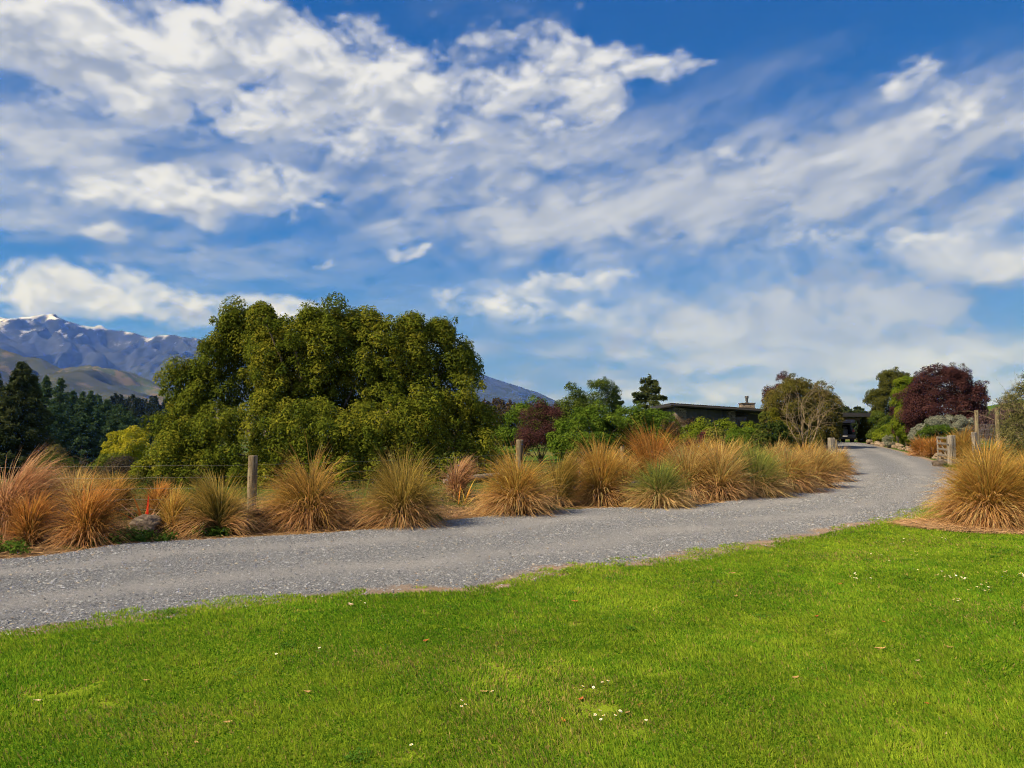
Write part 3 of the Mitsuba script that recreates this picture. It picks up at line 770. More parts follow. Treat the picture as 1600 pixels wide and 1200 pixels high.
plant_px('green_shrub', 'dark green shrub in front of the low hedge, right of the variegated one', 'shrub', 1158, 38, [(1150, 692, 24, 16, 0), (1170, 690, 18, 18, 0.5)], GREEN, 40, (0.2, 0.35), 6000, (0.10, 0.055), 121, trunk=0.04)
plant_px('large_leaf_shrub', 'dark shrub with large glossy leaves, left of the bare branches', 'shrub', 1205, 37, [(1204, 672, 20, 26, 0), (1196, 690, 18, 18, -0.4), (1216, 688, 16, 18, 0)], [(0.02, 0.042, 0.012), (0.045, 0.075, 0.018), (0.15, 0.15, 0.03)], 40, (0.18, 0.34), 3600, (0.17, 0.10), 122, trunk=0.05)
plant_px('yellow_flower_shrub', 'olive shrub with yellow shoots above the large leaved one', 'shrub', 1207, 40, [(1206, 652, 14, 14, 0), (1214, 664, 12, 10, 0)], [(0.07, 0.09, 0.015), (0.20, 0.19, 0.02)], 18, (0.15, 0.3), 2500, (0.10, 0.05), 123, trunk=0.03)
plant_px('brown_dome_tree', 'olive brown dome shaped tree right of the chimney', 'tree', 1245, 50, [(1240, 628, 36, 30, 0), (1262, 640, 36, 34, 0.5), (1225, 645, 24, 26, -0.5), (1285, 650, 24, 34, 0), (1275, 622, 26, 26, 0.3), (1290, 676, 18, 18, 0), (1240, 665, 40, 26, 0), (1228, 688, 34, 18, -0.5), (1262, 688, 38, 20, -0.3)], [(0.07, 0.08, 0.016), (0.12, 0.115, 0.028), (0.165, 0.13, 0.045)], 160, (0.32, 0.6), 70000, (0.15, 0.06), 124, trunk=0.12)
plant_px('red_leaf_tree', 'dark red tree top rising behind the brown dome shaped tree', 'tree', 1232, 56, [(1231, 592, 9, 10, 0), (1238, 602, 15, 10, 0), (1204, 614, 7, 8, 0), (1225, 620, 26, 20, 0)], PLUM, 34, (0.25, 0.45), 5000, (0.14, 0.06), 125, trunk=0.08)

# right of the drive
plant_px('green_shrub', 'dark green shrub beside the carport, first along the right side', 'shrub', 1360, 66, [(1358, 676, 14, 18, 0), (1368, 670, 12, 20, 1.0)], [(0.05, 0.065, 0.012), (0.11, 0.10, 0.02)], 34, (0.28, 0.45), 12000, (0.15, 0.07), 130, trunk=0.05)
plant_px('green_shrub', 'green shrub between the carport and the lime green hedge', 'shrub', 1382, 62, [(1378, 670, 18, 26, 0), (1392, 676, 12, 18, -0.5)], G1, 40, (0.28, 0.5), 14000, (0.15, 0.07), 131, trunk=0.05)
plant_px('low_hedge', 'lime green clipped shrub behind the stone edging', 'hedge', 1386, 56, [(1382, 684, 14, 16, 0), (1394, 678, 14, 18, 0.3)], LIME, 34, (0.2, 0.38), 13000, (0.11, 0.06), 132, trunk=0.04)
plant_px('tall_shrub', 'tall olive green shrub behind the lime green column', 'tree', 1390, 66, [(1390, 612, 22, 30, 0), (1382, 634, 20, 26, 0), (1404, 606, 14, 22, 0.5), (1396, 655, 22, 26, 0)], [(0.045, 0.055, 0.014), (0.075, 0.085, 0.020), (0.10, 0.11, 0.03)], 100, (0.35, 0.6), 50000, (0.18, 0.06), 133, trunk=0.10)
plant_px('columnar_shrub', 'lime green columnar shrub left of the plum tree', 'shrub', 1416, 52, [(1416, 612, 14, 22, 0), (1412, 640, 13, 26, 0), (1418, 668, 16, 26, 0), (1428, 602, 12, 14, 0.5)], LIME, 80, (0.22, 0.42), 32000, (0.13, 0.055), 134, trunk=0.07)
plant_px('columnar_shrub', 'small lime green shrub at the foot of the column', 'shrub', 1396, 54, [(1395, 684, 11, 16, 0), (1404, 690, 10, 12, -0.3)], LIME, 20, (0.18, 0.32), 3500, (0.11, 0.055), 135, trunk=0.04)
plant_px('red_leaf_bush', 'narrow dark red shrub between the two lime green ones', 'shrub', 1402, 53, [(1401, 652, 6, 22, 0), (1400, 672, 5, 12, 0)], PLUM, 18, (0.14, 0.26), 2200, (0.10, 0.045), 136, trunk=0.03)
plant_px('plum_tree', 'broad purple leaved plum tree on the right side', 'tree', 1478, 48, [(1470, 600, 30, 26, 0), (1450, 622, 30, 28, 0), (1485, 620, 44, 32, 0.4), (1512, 620, 24, 30, 0), (1440, 645, 24, 26, -0.4), (1480, 650, 46, 26, 0), (1518, 648, 20, 22, 0.3), (1495, 592, 18, 18, 0)], PLUM, 190, (0.3, 0.58), 60000, (0.13, 0.06), 137, trunk=0.14, limbs=10)
plant_px('silver_shrub', 'silvery grey rounded shrub below the plum tree', 'shrub', 1462, 45, [(1455, 672, 26, 18, 0), (1485, 666, 34, 15, 0.4), (1438, 678, 13, 18, -0.3), (1510, 672, 16, 12, 0.8)], SILVER, 90, (0.16, 0.3), 22000, (0.085, 0.04), 138, trunk=0.05)
plant_px('green_shrub', 'low bright green shrub in front of the silver one', 'shrub', 1462, 43.5, [(1462, 678, 22, 11, 0), (1475, 674, 14, 8, 0.3)], [(0.04, 0.08, 0.012), (0.085, 0.145, 0.02)], 36, (0.14, 0.26), 8000, (0.08, 0.04), 139, trunk=0.03)
plant_px('silver_shrub', 'tiny silver grey shrub on the stone edging', 'shrub', 1386, 51.5, [(1387, 690, 6, 8, 0)], SILVER, 10, (0.12, 0.2), 1500, (0.08, 0.04), 140, trunk=0.03)
plant_px('purple_shrub', 'dull purple shrub behind the mesh fence', 'shrub', 1568, 40, [(1560, 662, 24, 22, 0), (1580, 655, 22, 24, 0.5), (1545, 672, 18, 16, 0)], [(0.06, 0.04, 0.045), (0.10, 0.065, 0.07), (0.13, 0.10, 0.10)], 60, (0.25, 0.45), 9000, (0.12, 0.05), 141, trunk=0.05)
plant_px('olive_bush', 'olive green narrow leaved bush at the right edge behind the tussocks', 'shrub', 1608, 18.5, [(1602, 640, 26, 40, 0), (1592, 672, 26, 32, -0.3), (1615, 690, 36, 40, 0), (1598, 720, 22, 26, -0.4), (1618, 610, 22, 30, 0.2)], [(0.07, 0.08, 0.03), (0.12, 0.125, 0.05), (0.19, 0.17, 0.07)], 90, (0.13, 0.3), 15000, (0.085, 0.018), 142, trunk=0.05, shell=0.2, cvar=0.28)

# left of the huge tree: the valley
plant_px('golden_willow', 'bright yellow green tree in the valley left of the huge tree', 'tree', 196, 95, [(186, 686, 14, 9, 0), (208, 684, 18, 10, 0.4), (180, 702, 14, 9, -0.5), (205, 704, 20, 12, 0), (218, 694, 12, 10, 0)], GOLD, 70, (0.45, 0.85), 16000, (0.30, 0.14), 150, trunk=0.14)
plant_px('valley_shrub', 'small olive tree at the edge of the shaded meadow', 'shrub', 89, 78, [(88, 712, 11, 10, 0), (84, 720, 12, 8, 0)], BROWN[1:] + GREEN[1:2], 24, (0.35, 0.6), 2500, (0.22, 0.1), 151, trunk=0.06)
plant_px('valley_shrub', 'dark green mound of scrub below the shaded meadow', 'shrub', 92, 44, [(88, 738, 24, 17, 0), (108, 742, 18, 14, 0)], [(0.03, 0.055, 0.012), (0.06, 0.10, 0.02)], 40, (0.3, 0.55), 6000, (0.15, 0.07), 152, trunk=0.05)
plant_px('valley_shrub', 'pale green scrub below the bright yellow green tree', 'shrub', 168, 60, [(165, 728, 18, 12, 0), (180, 724, 16, 10, 0.5)], [(0.08, 0.12, 0.02), (0.14, 0.17, 0.03)], 36, (0.3, 0.55), 4500, (0.17, 0.08), 153, trunk=0.05)
plant_px('valley_shrub', 'brownish grey scrub right of the pale green one', 'shrub', 195, 50, [(192, 732, 18, 14, 0), (178, 744, 20, 10, -1)], [(0.06, 0.05, 0.035), (0.10, 0.085, 0.06)], 36, (0.3, 0.5), 4500, (0.15, 0.06), 154, trunk=0.05)
plant_px('valley_shrub', 'dry tan scrub between the dark green mound and the fence wires', 'shrub', 136, 36, [(130, 752, 22, 14, 0), (150, 756, 18, 11, 0.4)], [(0.10, 0.075, 0.04), (0.16, 0.125, 0.07)], 36, (0.25, 0.45), 5000, (0.14, 0.04), 155, trunk=0.04)
plant_px('valley_shrub', 'olive scrub at the left foot of the huge tree', 'shrub', 205, 24, [(200, 766, 34, 16, 0), (240, 770, 26, 14, 0.4)], [(0.05, 0.065, 0.015), (0.09, 0.10, 0.03), (0.12, 0.10, 0.045)], 50, (0.18, 0.34), 8000, (0.10, 0.035), 156, trunk=0.04)
plant_px('valley_shrub', 'bright green scrub below the fence wires left of the huge tree', 'shrub', 60, 24, [(70, 772, 40, 18, 0), (110, 775, 34, 16, 0.5)], [(0.05, 0.07, 0.015), (0.09, 0.11, 0.03)], 50, (0.18, 0.34), 8000, (0.10, 0.035), 157, trunk=0.04)
plant_px('valley_shrub', 'olive bush between the huge tree and the yellow striped flax', 'shrub', 762, 33, [(752, 720, 22, 18, 0), (775, 715, 20, 16, 1)], GREEN, 36, (0.25, 0.45), 6000, (0.12, 0.06), 158, trunk=0.05)


# conifers
def conifer(px, y, pyt, hw, label, seed, colours, name='conifer_tree', group=None, nb=None, droop=0.35, irregular=0.25, base_frac=0.06, leaf=0.45, n_leaf=9000, cat='tree', pyb=None, power=0.8):
    rng = np.random.default_rng(seed)
    key = thing(name, label, cat, group)
    x = xat(px, y)
    z0 = float(ground_z(x, y))
    H = zat(pyt, y) - z0
    Rm = hw / 1200 * y
    nb = nb or int(H * 14)
    hh = base_frac + (1 - base_frac) * rng.random(nb) ** 1.05
    az = rng.uniform(0, 2 * np.pi, nb)
    L = Rm * np.clip((1 - hh) ** power * 1.08 + 0.05, 0, 1) * rng.uniform(1 - irregular * 1.6, 1 + irregular * 0.6, nb)
    per = np.maximum(6, n_leaf * L / L.sum()).astype(int)
    idx = np.repeat(np.arange(nb), per)
    m = len(idx)
    t = np.sqrt(rng.random(m)) * 0.95 + 0.05
    l = L[idx] * t
    wob = rng.normal(0, 0.12, m) * L[idx] * (1.05 - 0.5 * t)
    ca, sa = np.cos(az[idx]), np.sin(az[idx])
    p = np.stack([x + l * ca - wob * sa, y + l * sa + wob * ca, z0 + H * hh[idx] - droop * l + droop * 0.75 * l * t + rng.normal(0, 0.10, m) * Rm * 0.4], 1)
    ax = np.stack([ca + rng.normal(0, 0.6, m), sa + rng.normal(0, 0.6, m), rng.normal(-0.1, 0.5, m)], 1)
    ax /= np.linalg.norm(ax, axis=1, keepdims=True)
    sd = np.cross(ax, rng.normal(0, 1, (m, 3)))
    sd /= np.linalg.norm(sd, axis=1, keepdims=True)
    ln, wd = leaf * rng.uniform(0.6, 1.3, (m, 1)), leaf * 0.3 * rng.uniform(0.7, 1.3, (m, 1))
    v = np.stack([p - ax * ln * .5 - sd * wd * .5, p - ax * ln * .5 + sd * wd * .5, p + ax * ln * .5], 1)
    c = np.asarray(colours)
    k = np.clip(rng.random(nb)[idx] * 0.6 + rng.random(m) * 0.4, 0, 1)[:, None]
    col = c[0] * (1 - k) + c[1] * k
    put('crown', (v.reshape(-1, 3), np.arange(3 * m).reshape(-1, 3)), 'leaf', key, color=np.repeat(col, 3, 0))
    put('trunk', tube([(x, y, z0 - 0.2), (x, y, z0 + H * 0.5), (x, y, z0 + H * 0.97)], [0.018 * H, 0.011 * H, 0.002 * H], 6), 'bark', key, smooth=True)
    return key


DK = [(0.026, 0.046, 0.022), (0.076, 0.092, 0.038)]
PN = [(0.028, 0.068, 0.038), (0.080, 0.130, 0.056)]
conifer(32, 95, 568, 64, 'dark conifer nearest at the left edge, the tallest there', 201, DK, leaf=0.8, n_leaf=46000, irregular=0.2, power=0.7)
conifer(-12, 110, 575, 45, 'dark conifer cut by the left edge behind the tallest one', 202, DK, leaf=0.75, n_leaf=14000)
conifer(62, 120, 628, 22, 'small dark conifer at the right foot of the tallest one', 203, DK, leaf=0.65, n_leaf=9000)
VG = 'plantation pines in the valley'
PINE_LABEL = ['tall deep green pine at the high left end of the valley plantation', 'deep green pine along the skyline of the valley plantation', 'deep green pine at the lower right end of the valley plantation', 'deep green pine in the shaded front of the valley plantation']
for q, (px, y, pyt, hw) in enumerate([(70, 190, 590, 17), (92, 185, 592, 17), (58, 210, 600, 18), (112, 205, 612, 17), (88, 170, 630, 20), (128, 200, 613, 16), (140, 190, 612, 17), (105, 180, 640, 20), (153, 205, 618, 16), (165, 200, 624, 16), (150, 180, 642, 18), (128, 172, 648, 20), (178, 195, 634, 16), (188, 185, 634, 19), (172, 175, 655, 18), (202, 182, 644, 18), (214, 190, 655, 14), (75, 160, 655, 20), (196, 176, 650, 20)]):
    conifer(px, y, pyt, hw * 1.55, PINE_LABEL[0 if pyt < 603 else 1 if (pyt < 628 and px < 160) else 2 if px >= 160 else 3], 210 + q, PN, name='pine_tree', group=VG, leaf=1.15, n_leaf=6400, irregular=0.35, base_frac=0.02, power=0.62)

conifer(1015, 74, 589, 40, 'open crowned pine tree behind the hedge, left of the house', 240, [(0.030, 0.050, 0.018), (0.095, 0.115, 0.036)], name='pine_tree', nb=62, n_leaf=13000, leaf=0.36, droop=-0.12, irregular=0.45, base_frac=0.12, power=0.55)
conifer(963, 84, 604, 22, 'dark pine tree peeping out right of the dense green tree', 241, [(0.02, 0.034, 0.014), (0.055, 0.075, 0.026)], name='pine_tree', nb=60, n_leaf=8000, leaf=0.34, droop=-0.1, irregular=0.5, base_frac=0.1, power=0.5)

# ------------------------------------------------------------------ mountains and far woods
def fold(x, y, s, seed, octaves=5):
    """ridged noise: sharp crests, smooth valleys"""
    out, amp, tot, wgt = 0, 1.0, 0, 1.0
    for o in range(octaves):
        nz = meshkit.noise(np.stack([x * s * 2 ** o, y * s * 2 ** o, 0 * x + o * 7.3], -1), seed + o)
        r = (1 - np.abs(2 * nz - 1)) ** 1.6
        out = out + amp * r * wgt
        tot += amp
        wgt = np.clip(r * 1.3, 0.25, 1)
        amp *= 0.52
    return out / tot


def ridge(name, label, yr, profile, depth, x0, x1, nx, ny, bsdf, rough, seed, scale, back=0.7, base=-8.0, sx=1.0):
    """a range of hills whose crest stands at distance yr; profile: (photo x, photo y) of the crest"""
    pp = np.array(profile, float)
    cx = xat(pp[:, 0], yr)
    cz = np.array([zat(v, yr) for v in pp[:, 1]])
    X, Y = np.meshgrid(np.linspace(x0, x1, nx), np.linspace(yr - depth, yr + depth * back, ny), indexing='ij')
    w = (vnoise(X, Y, scale * 0.6, seed + 40, 3) - 0.5) * depth * 0.35
    t = (Y + w - yr) / depth
    crest = np.interp(X + (vnoise(X, Y, scale, seed + 41, 3) - 0.5) * depth * 0.25 * np.clip(np.abs(t), 0, 1), cx, cz)
    fall = np.where(t < 0, np.clip(1 + t, 0, 1) ** 1.15, np.clip(1 - t / back, 0, 1) ** 1.2)
    f = fold(X * sx + w, Y * 0.55, scale, seed)
    k = np.clip(fall * (1 - fall) * 4, 0, 1) * 0.9 + 0.1 * fall
    Z = base + (crest - base) * fall * (1 + rough * (f - 0.55) * (0.05 + 1.3 * k))
    f2 = fold(X * sx + w + 900, Y * 0.7, scale * 3.1, seed + 9, 4)
    Z = Z * (1 + 0.35 * rough * (f2 - 0.55) * np.clip(3 * k, 0, 1))
    amp = 0.05 + 0.40 * np.clip(np.abs(t) * 4, 0, 1)
    Z = np.minimum(Z, base + (crest - base) * (1 + amp * (0.6 * f + 0.4 * f2 - 0.62)) * (1 - 0.95 * np.abs(t)))
    put(name, (np.stack([X, Y, Z], -1).reshape(-1, 3), grid_faces(nx, ny)), bsdf, smooth=True)
    tag(name, label, kind='structure')


def high_fn(p, n, uv):
    a = fbm(p.x * 0.0016, p.y * 0.0016, p.z * 0.003, 4)
    b = fbm(p.x * 0.011, p.y * 0.006, p.z * 0.011, 4)
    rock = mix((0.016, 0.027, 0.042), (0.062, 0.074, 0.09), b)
    b = 0.55 * b + 0.45 * fbm(p.x * 0.02, p.y * 0.004, p.z * 0.004, 3)
    bush = mix((0.018, 0.030, 0.018), (0.05, 0.06, 0.03), b)
    c = mix(bush, rock, smooth_step_z(p.z, a, b))
    snow = smoothstep(1140, 1520, p.z + 1250 * (b - 0.5) + 240 * (a - 0.5)) * smoothstep(0.5, 0.8, n.z + 0.5 * (b - 0.5)) * 0.8
    return mix(c, (0.82, 0.83, 0.86), snow)


def smooth_step_z(z, a, b):
    return smoothstep(420, 820, z + 900 * (a - 0.5) + 300 * (b - 0.5))


def foot_fn(p, n, uv):
    a = fbm(p.x * 0.004, p.y * 0.004, p.z * 0.004, 4)
    b = fbm(p.x * 0.02, p.y * 0.02, p.z * 0.02, 3)
    grass = mix((0.15, 0.12, 0.055), (0.075, 0.10, 0.03), smoothstep(0.4, 0.6, b))
    scrub = mix((0.03, 0.045, 0.02), (0.07, 0.07, 0.03), b)
    return mix(grass, scrub, smoothstep(0.42, 0.56, a * 0.75 + b * 0.25 + 0.15 * (0.85 - n.z)))


scene['mountain_rock'] = {'type': 'diffuse', 'reflectance': proc(high_fn)}
scene['foothill'] = {'type': 'diffuse', 'reflectance': proc(foot_fn)}
ridge('mountain_range', 'high bluish mountain range with snow dusted crest', 9500,
      [(-500, 520), (-260, 500), (-120, 508), (-40, 492), (0, 495), (38, 492), (78, 489), (100, 494), (128, 498), (150, 506), (172, 511), (205, 521), (232, 529), (244, 524), (270, 522), (298, 526), (340, 540), (420, 546), (520, 548), (640, 560), (735, 577), (770, 588), (810, 600), (842, 612), (872, 628), (920, 650), (980, 676), (1300, 684)],
      3600, -13000, 3000, 600, 190, 'mountain_rock', 0.95, 3, 0.0013)
ridge('foothills', 'lower green and tan foothills in front of the mountains', 4300,
      [(-600, 560), (-200, 540), (-60, 545), (0, 545), (30, 556), (60, 558), (95, 566), (135, 562), (165, 575), (195, 580), (230, 594), (262, 606), (320, 625), (500, 660), (800, 676)],
      1500, -6500, 800, 340, 130, 'foothill', 0.75, 17, 0.003)


# far woods that read as one mass
def wood(name, label, spots, colours, seed, leaf, per):
    """spots: rows of (x, y, height, radius); crowns of leaf clumps on short trunks, one mesh"""
    rng = np.random.default_rng(seed)
    s = np.asarray(spots)
    z0 = ground_z(s[:, 0], s[:, 1])
    idx = np.repeat(np.arange(len(s)), per)
    m = len(idx)
    hh = rng.random(m) ** 0.9
    rr = s[idx, 3] * np.clip(1.15 * (1 - hh) ** 0.55, 0.1, 1) * np.sqrt(rng.random(m))
    a = rng.uniform(0, 2 * np.pi, m)
    p = np.stack([s[idx, 0] + rr * np.cos(a), s[idx, 1] + rr * np.sin(a), z0[idx] + s[idx, 2] * (0.04 + 0.96 * hh)], 1)
    ax = rng.normal(0, 1, (m, 3))
    ax /= np.linalg.norm(ax, axis=1, keepdims=True)
    sd = np.cross(ax, rng.normal(0, 1, (m, 3)))
    sd /= np.linalg.norm(sd, axis=1, keepdims=True)
    ln = leaf * rng.uniform(0.6, 1.4, (m, 1))
    v = np.stack([p - ax * ln * .5 - sd * ln * .25, p - ax * ln * .5 + sd * ln * .25, p + ax * ln * .5], 1)
    c = np.asarray(colours)
    k = (0.6 * rng.random(len(s))[idx] + 0.4 * rng.random(m))[:, None]
    put(name, (v.reshape(-1, 3), np.arange(3 * m).reshape(-1, 3)), 'leaf', color=np.repeat(c[0] * (1 - k) + c[1] * k, 3, 0))
    tag(name, label, 'woodland', kind='stuff')


rng = np.random.default_rng(77)
sp = []
for q in range(120):
    y = rng.uniform(430, 540)
    px = rng.uniform(90, 330)
    sp.append((xat(px, y), y, (zat(rng.uniform(612, 624), y) - float(ground_z(xat(px, y), y))) * rng.uniform(0.85, 1), rng.uniform(3, 5)))
wood('far_pine_wood', 'dark row of distant pines across the valley', sp, [(0.014, 0.026, 0.020), (0.034, 0.05, 0.03)], 5, 1.7, 380)
sp = []
for q in range(260):
    px = rng.uniform(660, 905)
    y = rng.uniform(330, 640)
    top = np.interp(px, [660, 740, 800, 850, 905], [618, 620, 622, 632, 652]) + rng.uniform(0, 5) + (640 - y) / 310 * 26
    x = xat(px, y)
    sp.append((x, y, max(6, zat(top, y) - float(ground_z(x, y))), rng.uniform(5, 8)))
wood('far_brown_wood', 'brownish green wooded rise below the right hand mountain slope', sp, [(0.030, 0.034, 0.014), (0.105, 0.075, 0.035)], 6, 2.4, 300)
sp = []
for q in range(26):
    px = rng.uniform(1310, 1372)
    y = rng.uniform(150, 200)
    sp.append((xat(px, y), y, zat(rng.uniform(636, 650), y) - float(ground_z(xat(px, y), y)), rng.uniform(2.5, 4.5)))
wood('far_tree_belt', 'distant belt of dark green trees behind the carport', sp, [(0.02, 0.034, 0.014), (0.055, 0.075, 0.028)], 7, 1.0, 500)
sp = []
for q in range(70):
    px = rng.uniform(980, 1330)
    y = rng.uniform(140, 260)
    sp.append((xat(px, y), y, zat(rng.uniform(650, 664), y) - float(ground_z(xat(px, y), y)), rng.uniform(3, 6)))
for q in range(60):
    px = rng.uniform(1340, 1640)
    y = rng.uniform(110, 190)
    sp.append((xat(px, y), y, max(3, zat(rng.uniform(648, 664), y) - float(ground_z(xat(px, y), y))), rng.uniform(2.5, 5)))
wood('garden_backing_wood', 'low dark trees glimpsed behind the garden', sp, [(0.02, 0.034, 0.014), (0.06, 0.08, 0.03)], 8, 1.2, 350)

# ------------------------------------------------------------------ built things
def stone_fn(p, n, uv):
    d1, d2, r = voronoi((p.x + p.y) * 3.2, p.z * 6.5)
    c = mix((0.10, 0.085, 0.07), (0.26, 0.225, 0.19), r)
    return mix((0.05, 0.045, 0.04), c, smoothstep(0.02, 0.12, d2 - d1)) * (0.75 + 0.5 * fbm(p.x * 14, p.y * 14, p.z * 14, 2))


def old_wood_fn(p, n, uv):
    g = fbm(p.x * 40, p.y * 40, p.z * 2.5, 3)
    lichen = smoothstep(0.56, 0.72, fbm(p.x * 16, p.y * 16, p.z * 9, 3))
    c = mix((0.09, 0.07, 0.046), (0.26, 0.225, 0.165), smoothstep(0.25, 0.75, g))
    return mix(c, (0.24, 0.26, 0.15), lichen * 0.6)


def grey_wood_fn(p, n, uv):
    g = fbm(p.x * 40, p.y * 40, p.z * 3.0, 3)
    return mix((0.10, 0.09, 0.078), (0.31, 0.29, 0.26), smoothstep(0.25, 0.75, g))


def rock_fn(p, n, uv):
    g = fbm(p.x * 7, p.y * 7, p.z * 7, 4)
    f = fbm(p.x * 45, p.y * 45, p.z * 45, 2)
    c = mix((0.05, 0.043, 0.038), (0.17, 0.145, 0.13), smoothstep(0.3, 0.7, 0.6 * g + 0.4 * f))
    return mix(c, (0.22, 0.21, 0.165), smoothstep(0.64, 0.74, fbm(p.x * 11 + 5, p.y * 11, p.z * 11, 3)) * 0.6)


def clad_fn(p, n, uv):
    k = cell_rand(dr.floor(p.x / 0.15), 3)
    return mix((0.055, 0.056, 0.060), (0.125, 0.125, 0.13), 0.55 * k + 0.45 * fbm(p.x * 30, p.y * 30, p.z * 1.5, 3))


scene['stonework'] = {'type': 'diffuse', 'reflectance': proc(stone_fn)}
scene['old_wood'] = {'type': 'diffuse', 'reflectance': proc(old_wood_fn)}
scene['grey_wood'] = {'type': 'diffuse', 'reflectance': proc(grey_wood_fn)}
scene['rock'] = {'type': 'diffuse', 'reflectance': proc(rock_fn)}
scene['cladding'] = {'type': 'diffuse', 'reflectance': proc(clad_fn)}


def plain(name, c, rough=0.5, metal=0.0, **k):
    scene[name] = {'type': 'twosided', 'nested': {'type': 'principled', 'base_color': rgb(*c), 'roughness': rough, 'metallic': metal, **k}}


plain('roof_metal', (0.035, 0.034, 0.036), 0.45, 0.2)
plain('dark_glass', (0.012, 0.014, 0.017), 0.12)
plain('dark_inside', (0.012, 0.012, 0.012), 0.9)
plain('flue_steel', (0.10, 0.10, 0.10), 0.4, 0.6)
plain('ceiling_ply', (0.30, 0.20, 0.10), 0.7)
plain('wire_steel', (0.26, 0.26, 0.26), 0.4, 0.7)
plain('car_paint', (0.006, 0.007, 0.014), 0.38, 0.0, specular=0.35)
plain('rubber', (0.018, 0.018, 0.018), 0.85)
plain('alloy', (0.35, 0.35, 0.36), 0.35, 0.8)
plain('red_lens', (0.30, 0.012, 0.012), 0.2)
plain('plate_white', (0.25, 0.25, 0.25), 0.5)
plain('seat_grey', (0.16, 0.16, 0.165), 0.9)

# the house
hy = 60.0
hx0, hx1 = xat(1046, hy), xat(1222, hy)
hz = float(ground_z(xat(1110, hy), hy)) - 0.1
house = thing('house', 'low dark grey house with a thin sloping roof behind the lime green hedge', 'house')
rt0, rt1 = zat(630.0, hy), zat(641.5, hy)
sl = (rt1 - rt0) / (hx1 - hx0)


def roof_z(x):
    return rt0 + sl * (x - hx0)


wx0, wx1 = xat(1056, hy), xat(1152, hy)
wallz = lambda x: roof_z(x) - 0.30


def prism(x0, x1, y0, y1, z0, za, zb):
    """a wall piece whose top follows the roof"""
    v = np.array([[x0, y0, z0], [x1, y0, z0], [x1, y1, z0], [x0, y1, z0], [x0, y0, za], [x1, y0, zb], [x1, y1, zb], [x0, y1, za]])
    f = np.array([[0, 3, 2, 1], [4, 5, 6, 7], [0, 1, 5, 4], [1, 2, 6, 5], [2, 3, 7, 6], [3, 0, 4, 7]])
    return v, f


p1, p2, p3 = xat(1073, hy), xat(1139, hy), xat(1150, hy)
put('stone_pillar', prism(wx0, p1, hy + 0.05, hy + 0.7, hz, wallz(wx0), wallz(p1)), 'stonework', house)
put('stone_pillar', prism(p2, p3, hy + 0.05, hy + 0.7, hz, wallz(p2), wallz(p3)), 'stonework', house)
sill = zat(653.5, hy)
put('wall', prism(p1 + .003, p2 - .003, hy + 0.35, hy + 0.55, sill, wallz(p1), wallz(p2)), 'cladding', house)
nb = int((p2 - p1) / 0.15)
bt = []
for q in range(nb):
    bx0 = p1 + 0.02 + q * 0.15
    bt.append(prism(bx0, bx0 + 0.13, hy + 0.32, hy + 0.349, sill - 0.02, wallz(bx0), wallz(bx0 + 0.13)))
put('cladding_board', merge(bt), 'cladding', house)
tag(house + '__cladding_board', kind='stuff')
put('wall', prism(p1 + .003, p2 - .003, hy + 0.36, hy + 0.56, hz, zat(672, hy), zat(672, hy)), 'cladding', house)
for a_, b_ in ((1074, 1101), (1127, 1138)):
    xa, xb, za, zb = xat(a_, hy), xat(b_, hy), zat(672, hy) + 0.003, sill - 0.023
    w = put('window', merge([box((xa + xb) / 2, hy + 0.40, za + 0.03, xb - xa, 0.08, 0.06), box((xa + xb) / 2, hy + 0.40, zb - 0.03, xb - xa, 0.08, 0.06), box(xa + 0.03, hy + 0.40, (za + zb) / 2, 0.06, 0.08, zb - za - 0.124), box(xb - 0.03, hy + 0.40, (za + zb) / 2, 0.06, 0.08, zb - za - 0.124)]), 'roof_metal', house)
    put('pane', box((xa + xb) / 2, hy + 0.41, (za + zb) / 2, xb - xa - 0.124, 0.02, zb - za - 0.124), 'dark_glass', w)
xm = xat(1114, hy)
put('wall', box(xm, hy + 0.46, (zat(672, hy) + sill) / 2, xat(1126.5, hy) - xat(1101.5, hy), 0.18, sill - zat(672, hy) - 0.01), 'cladding', house)
put('wall', prism(p3 + .003, hx1 - 0.2, hy + 2.6, hy + 2.8, hz, wallz(p3), wallz(hx1)), 'cladding', house)
put('wall', prism(wx0 + 0.05, wx0 + 0.25, hy + 0.72, hy + 8.0, hz, wallz(wx0 + .05), wallz(wx0 + .25)), 'cladding', house)
put('wall', prism(wx0 + 0.26, hx1 - 0.2, hy + 7.8, hy + 8.0, hz, wallz(wx0), wallz(hx1)), 'cladding', house)
wd_ = put('window', box((p3 + xat(1175, hy)) / 2 + 0.2, hy + 2.56, hz + 1.35, 1.7, 0.07, 1.9, bevel=0.01), 'roof_metal', house)
put('pane', box((p3 + xat(1175, hy)) / 2 + 0.2, hy + 2.52, hz + 1.35, 1.55, 0.02, 1.75), 'dark_glass', wd_)
roof = put('roof', prism(hx0, hx1, hy - 0.7, hy + 8.4, rt0 - 0.10, rt0, rt1), 'roof_metal', house)
vv = np.array(prism(hx0, hx1, hy - 0.7, hy + 8.4, 0, rt0, rt1)[0])
vv[:4, 2] = vv[4:, 2] - 0.24
scene[roof] = mikit.ply((vv, prism(0, 1, 0, 1, 0, 1, 1)[1]), 'roof_metal')
gut = put('gutter', tube([(hx0 - 0.02, hy - 0.76, rt0 - 0.16), (hx1 + 0.02, hy - 0.76, rt1 - 0.16)], 0.055, 8), 'roof_metal', roof)
cx0, cx1 = xat(1160, hy + 3), xat(1180, hy + 3)
ch = put('chimney', box((cx0 + cx1) / 2, hy + 3.4, (zat(631, hy + 3) + roof_z(cx0) - 0.3) / 2, cx1 - cx0, 0.9, zat(631, hy + 3) - roof_z(cx0) + 0.3, bevel=0.02), 'stonework', roof)
